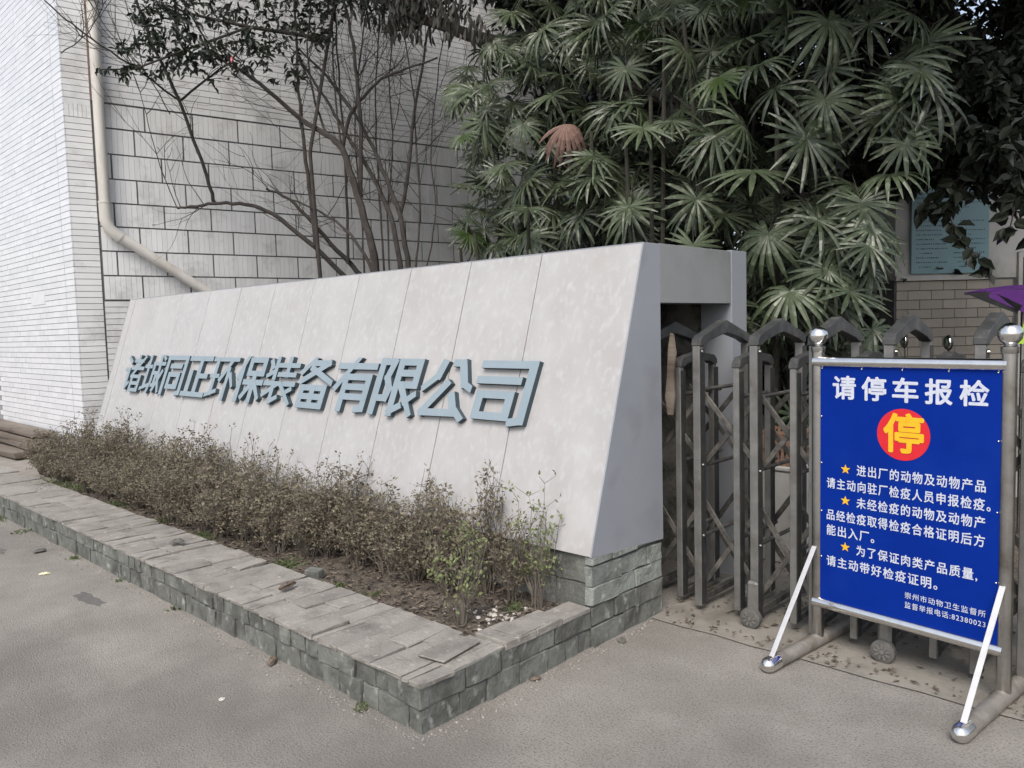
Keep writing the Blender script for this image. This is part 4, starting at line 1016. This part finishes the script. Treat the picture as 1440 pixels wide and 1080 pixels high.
while x < -3.2:
    for row in range(2):
        y = 2.47+row*.26+U(-.05, .05)+max(0, x+4.8)*.17; y = min(y, 2.80)
        put_shrub(x+U(-.06, .06)+row*.1, y, U(.9, 1.25), (U(.50, .82) if row == 0 else U(.70, 1.10))*(1 if x < -4 else .93), SV[rnd.randrange(6)] if (x < -4.2 or rnd.random() < .55) else SM[n_s % 2], LB, GRP); n_s += 1
    x += .225
for (x, y, sx, sz, kd, lb) in [(-3.22, 2.80, 1.0, .95, SM[0], 'sparser grey brown shrub behind the bare soil patch'), (-3.02, 2.66, .9, 1.0, SM[1], 'thin shrub between the hedge mass and the small green bush'),
        (-2.86, 2.82, .95, 1.12, SM[0], 'thin upright shrub against the second panel from the right'), (-2.655, 2.43, .85, .98, SG[0], 'small green leaved shrub on a single stem nearest the kerb corner'),
        (-2.66, 2.78, .8, .85, SM[1], 'twiggy brown shrub beside the yellow green bush at the wall corner'), (-2.52, 2.80, .85, 1.0, SG[1], 'yellow green shrub touching the right end of the panels'),
        (-8.95, 2.45, 1.0, .8, SV[2], 'dry shrub at the far left end of the bed beside the timbers'), (-9.15, 2.75, 1.0, .85, SV[4], 'dry shrub standing against the corner of the tiled building')]:
    put_shrub(x, y, sx, sz, kd, lb)
b = MB(); b.tube([(-2.655, 2.43, .15), (-2.65, 2.43, .26), (-2.66, 2.43, .40)], [.016, .012, .006], 8); o = b.build('woody_stem', M_bark2); par_ = [o2 for o2 in bpy.data.objects if o2.get('label', '').startswith('small green leaved shrub')][0]
bpy.context.view_layer.update(); o.parent = par_; o.matrix_parent_inverse = par_.matrix_world.inverted()

# weeds, litter, pebbles
def scatter(name, n, fn, m, lb, cat):
    b = MB()
    for i in range(n): fn(b)
    o = b.build(name, m); tag(o, lb, cat, kind='stuff'); return o
def weed(b, x, y, z, r_, n):
    for i in range(n):
        a = U(0, 6.28); q = U(0, r_); p = Vector((x+math.cos(a)*q, y+math.sin(a)*q, z)); leaf(b, p, Vector((U(-1, 1), U(-1, 1), U(.2, 1))), rdir(), U(.015, .035), U(.006, .014))
b = MB()
for (x, y, r_, n) in ((-3.55, 2.36, .05, 60), (-4.15, 2.38, .13, 220), (-5.2, 2.36, .14, 240), (-5.9, 2.37, .12, 150), (-7.9, 2.42, .35, 700), (-8.4, 2.3, .3, 300), (-2.6, 2.72, .07, 60), (-3.3, 2.4, .05, 30), (-6.8, 2.38, .2, 260)):
    weed(b, x, y, .17 if x > -7.5 else .18, r_, n)
tag(b.build('weeds', M_grass), 'patches of low green weeds along the planter soil edge', 'weeds', kind='stuff')
b = MB()
for (x, y, r_, n) in ((-6.0, 1.80, .05, 40), (-7.2, 1.8, .10, 50), (-5.2, 1.81, .03, 10), (-2.62, 1.81, .04, 24), (-4.4, 1.81, .04, 20), (-7.9, 1.8, .2, 120)): weed(b, x, y, .002, r_, n)
tag(b.build('weeds', M_grass), 'small weeds growing where the kerb meets the asphalt', 'weeds', kind='stuff')
def lit(b):
    x, y = U(-8.3, -2.46), U(2.3, 2.9); p = Vector((x, y, .172+U(0, .008))); leaf(b, p, Vector((U(-1, 1), U(-1, 1), U(-.1, .3))), Vector((U(-.4, .4), U(-.4, .4), 1)), U(.015, .05), U(.008, .022))
scatter('leaf_litter', 2600, lit, M_litter, 'dead leaves and twigs littering the planter soil', 'leaf litter')
def lit2(b):
    x, y = (U(-2.3, -.3), U(3.5, 4.6)) if rnd.random() < .7 else (U(-2.2, 0), U(3.42, 3.5)); p = Vector((x, y, .008+U(0, .01))); leaf(b, p, Vector((U(-1, 1), U(-1, 1), U(-.1, .3))), Vector((U(-.4, .4), U(-.4, .4), 1)), U(.01, .045), U(.008, .02))
scatter('leaf_litter', 420, lit2, M_litter, 'dead leaves gathered under the folding gate', 'leaf litter')
def rock(b, x, y, z, r_):
    k_ = len(b.v); b.ball((x, y, z), r_, 6, 4, sc=(U(.7, 1.3), U(.7, 1.3), U(.5, .8)))
    b.v[k_:] = [(v[0]+U(-.15, .15)*r_, v[1]+U(-.15, .15)*r_, v[2]+U(-.15, .15)*r_) for v in b.v[k_:]]
b = MB()
for i in range(60): a, q = U(0, 6.28), abs(rnd.gauss(0, .09)); rock(b, -2.56+math.cos(a)*q*1.2, 2.60+math.sin(a)*q, .172, U(.004, .014))
for i in range(14): rock(b, U(-2.9, -2.7), U(2.45, 2.6), .172, U(.004, .011))
tag(b.build('pebbles', M_pebble), 'pale gravel and plaster crumbs on the planter soil near the corner', 'gravel', kind='stuff')
b = MB()
for i in range(260):
    if rnd.random() < .6: x = U(-8.0, -2.2); y = 1.82-abs(rnd.gauss(0, .05))
    else: y = U(1.9, 3.5); x = -2.24+abs(rnd.gauss(0, .05))
    rock(b, x, y, .002, U(.002, .007))
for i in range(1700):
    x = U(-6.5, .8); y = U(.5, 3.5)
    if x < -2.2: y = min(y, 1.8)
    k_ = len(b.v); r_ = U(.0012, .0034); b.v += [(x-r_*U(.7, 1.3), y, 0), (x, y-r_, 0), (x+r_*U(.7, 1.3), y, 0), (x, y+r_, 0), (x+U(-.3, .3)*r_, y+U(-.3, .3)*r_, r_*U(.6, 1.1))]
    b.f += [(k_, k_+1, k_+4), (k_+1, k_+2, k_+4), (k_+2, k_+3, k_+4), (k_+3, k_, k_+4)]; b.mi += [0]*4
for i in range(900):
    if rnd.random() < .65: x = U(-7.5, -2.2); y = 1.828-abs(rnd.gauss(0, .035))
    else: y = U(1.85, 3.5); x = -2.25+abs(rnd.gauss(0, .035))
    k_ = len(b.v); r_ = U(.0015, .0055); b.v += [(x-r_, y, 0), (x, y-r_, 0), (x+r_, y, 0), (x, y+r_, 0), (x, y, r_*U(.6, 1.1))]
    b.f += [(k_, k_+1, k_+4), (k_+1, k_+2, k_+4), (k_+2, k_+3, k_+4), (k_+3, k_, k_+4)]; b.mi += [0]*4
tag(b.build('grit', mat('grit_stone', (.09, .083, .073), (.42, .39, .35), 40, .9, island=True)), 'loose grit and small stones on the asphalt along the kerb', 'grit', kind='stuff')
def clod(loc, r_, m, nm, lb, cat, sc_=(1, 1, .6)):
    b = MB(); b.ball((0, 0, r_*sc_[2]*.8), r_, 10, 7, sc=sc_); b.v = [(v[0]+U(-.2, .2)*r_, v[1]+U(-.2, .2)*r_, max(v[2]+U(-.12, .12)*r_, 0)) for v in b.v]
    o = b.build(nm, m, smooth=False); o.location = loc; o.rotation_euler = (0, 0, U(0, 6)); tag(o, lb, cat)
clod((-2.19, 3.05, 0), .022, M_mortar, 'dirt_clod', 'dark lump of dirt on the asphalt near the gate end of the kerb', 'clod')
clod((-3.31, 1.80, 0), .03, M_litter, 'crumpled_leaf', 'crumpled brown leaf against the foot of the long kerb', 'leaf', (1.5, .6, .5))
clod((-2.24, 2.47, 0), .02, M_litter, 'crumpled_leaf', 'small brown leaf at the foot of the short kerb', 'leaf', (1.4, .7, .5))
clod((-6.40, 1.69, 0), .035, M_mortar, 'rubber_scrap', 'black folded scrap lying on the asphalt at the far left', 'scrap', (1.4, .7, .4))
clod((-3.14, 1.47, 0), .014, M_pebble, 'bottle_cap', 'small pale round cap lying on the asphalt below the kerb', 'bottle cap', (1, 1, .4))
clod((-5.77, 1.54, 0), .028, mat('yellow_wrapper_foil', (.62, .56, .25), (.75, .72, .6), 40, .5), 'wrapper', 'small yellow and white wrapper lying on the asphalt at the left', 'wrapper', (1.3, .6, .3))
clod((-5.016, 2.11, .213), .035, M_mortar, 'stone_chip', 'dark stone chip lying on the kerb capping at the left', 'stone', (1.4, .8, .5))
clod((-3.652, 2.10, .213), .04, M_litter, 'crumpled_leaf', 'curled dark leaf lying on the kerb capping near the brick lump', 'leaf', (1.6, .5, .4))
b = MB(); b.box(-.05, .05, -.03, .03, 0, .05, jit=.004); o = b.build('brick_lump', M_slate, bevel=.005); o.location = (-3.80, 2.36, .17); o.rotation_euler = (.05, 0, .3); tag(o, 'broken grey brick lump at the soil edge of the kerb capping', 'brick')
b = MB()
for (x, y, r_) in ((-5.0, 1.56, .17), (-6.7, 1.5, .12)):
    pts = [(x+r_*math.cos(a)*U(.8, 1.2), y+r_*.28*math.sin(a)*U(.7, 1.2), .002) for a in [j*2*math.pi/18 for j in range(18)]]; pts = [(p[0]+U(-.02, .02), p[1]+U(-.012, .012), p[2]) for p in pts]; k_ = len(b.v); b.v += pts; b.f.append(tuple(range(k_, k_+18))); b.mi.append(0)
tag(b.build('damp_patch', mat('damp_asphalt', (.10, .094, .086), (.14, .132, .122), 10, .8, bump=.5, bscale=120)), kind='structure')
for nm in list(bpy.data.objects):
    pass
print('objects', len(bpy.data.objects), 'fronds', nF, 'tiles', N_TILE[0], 'shrubs', n_s)
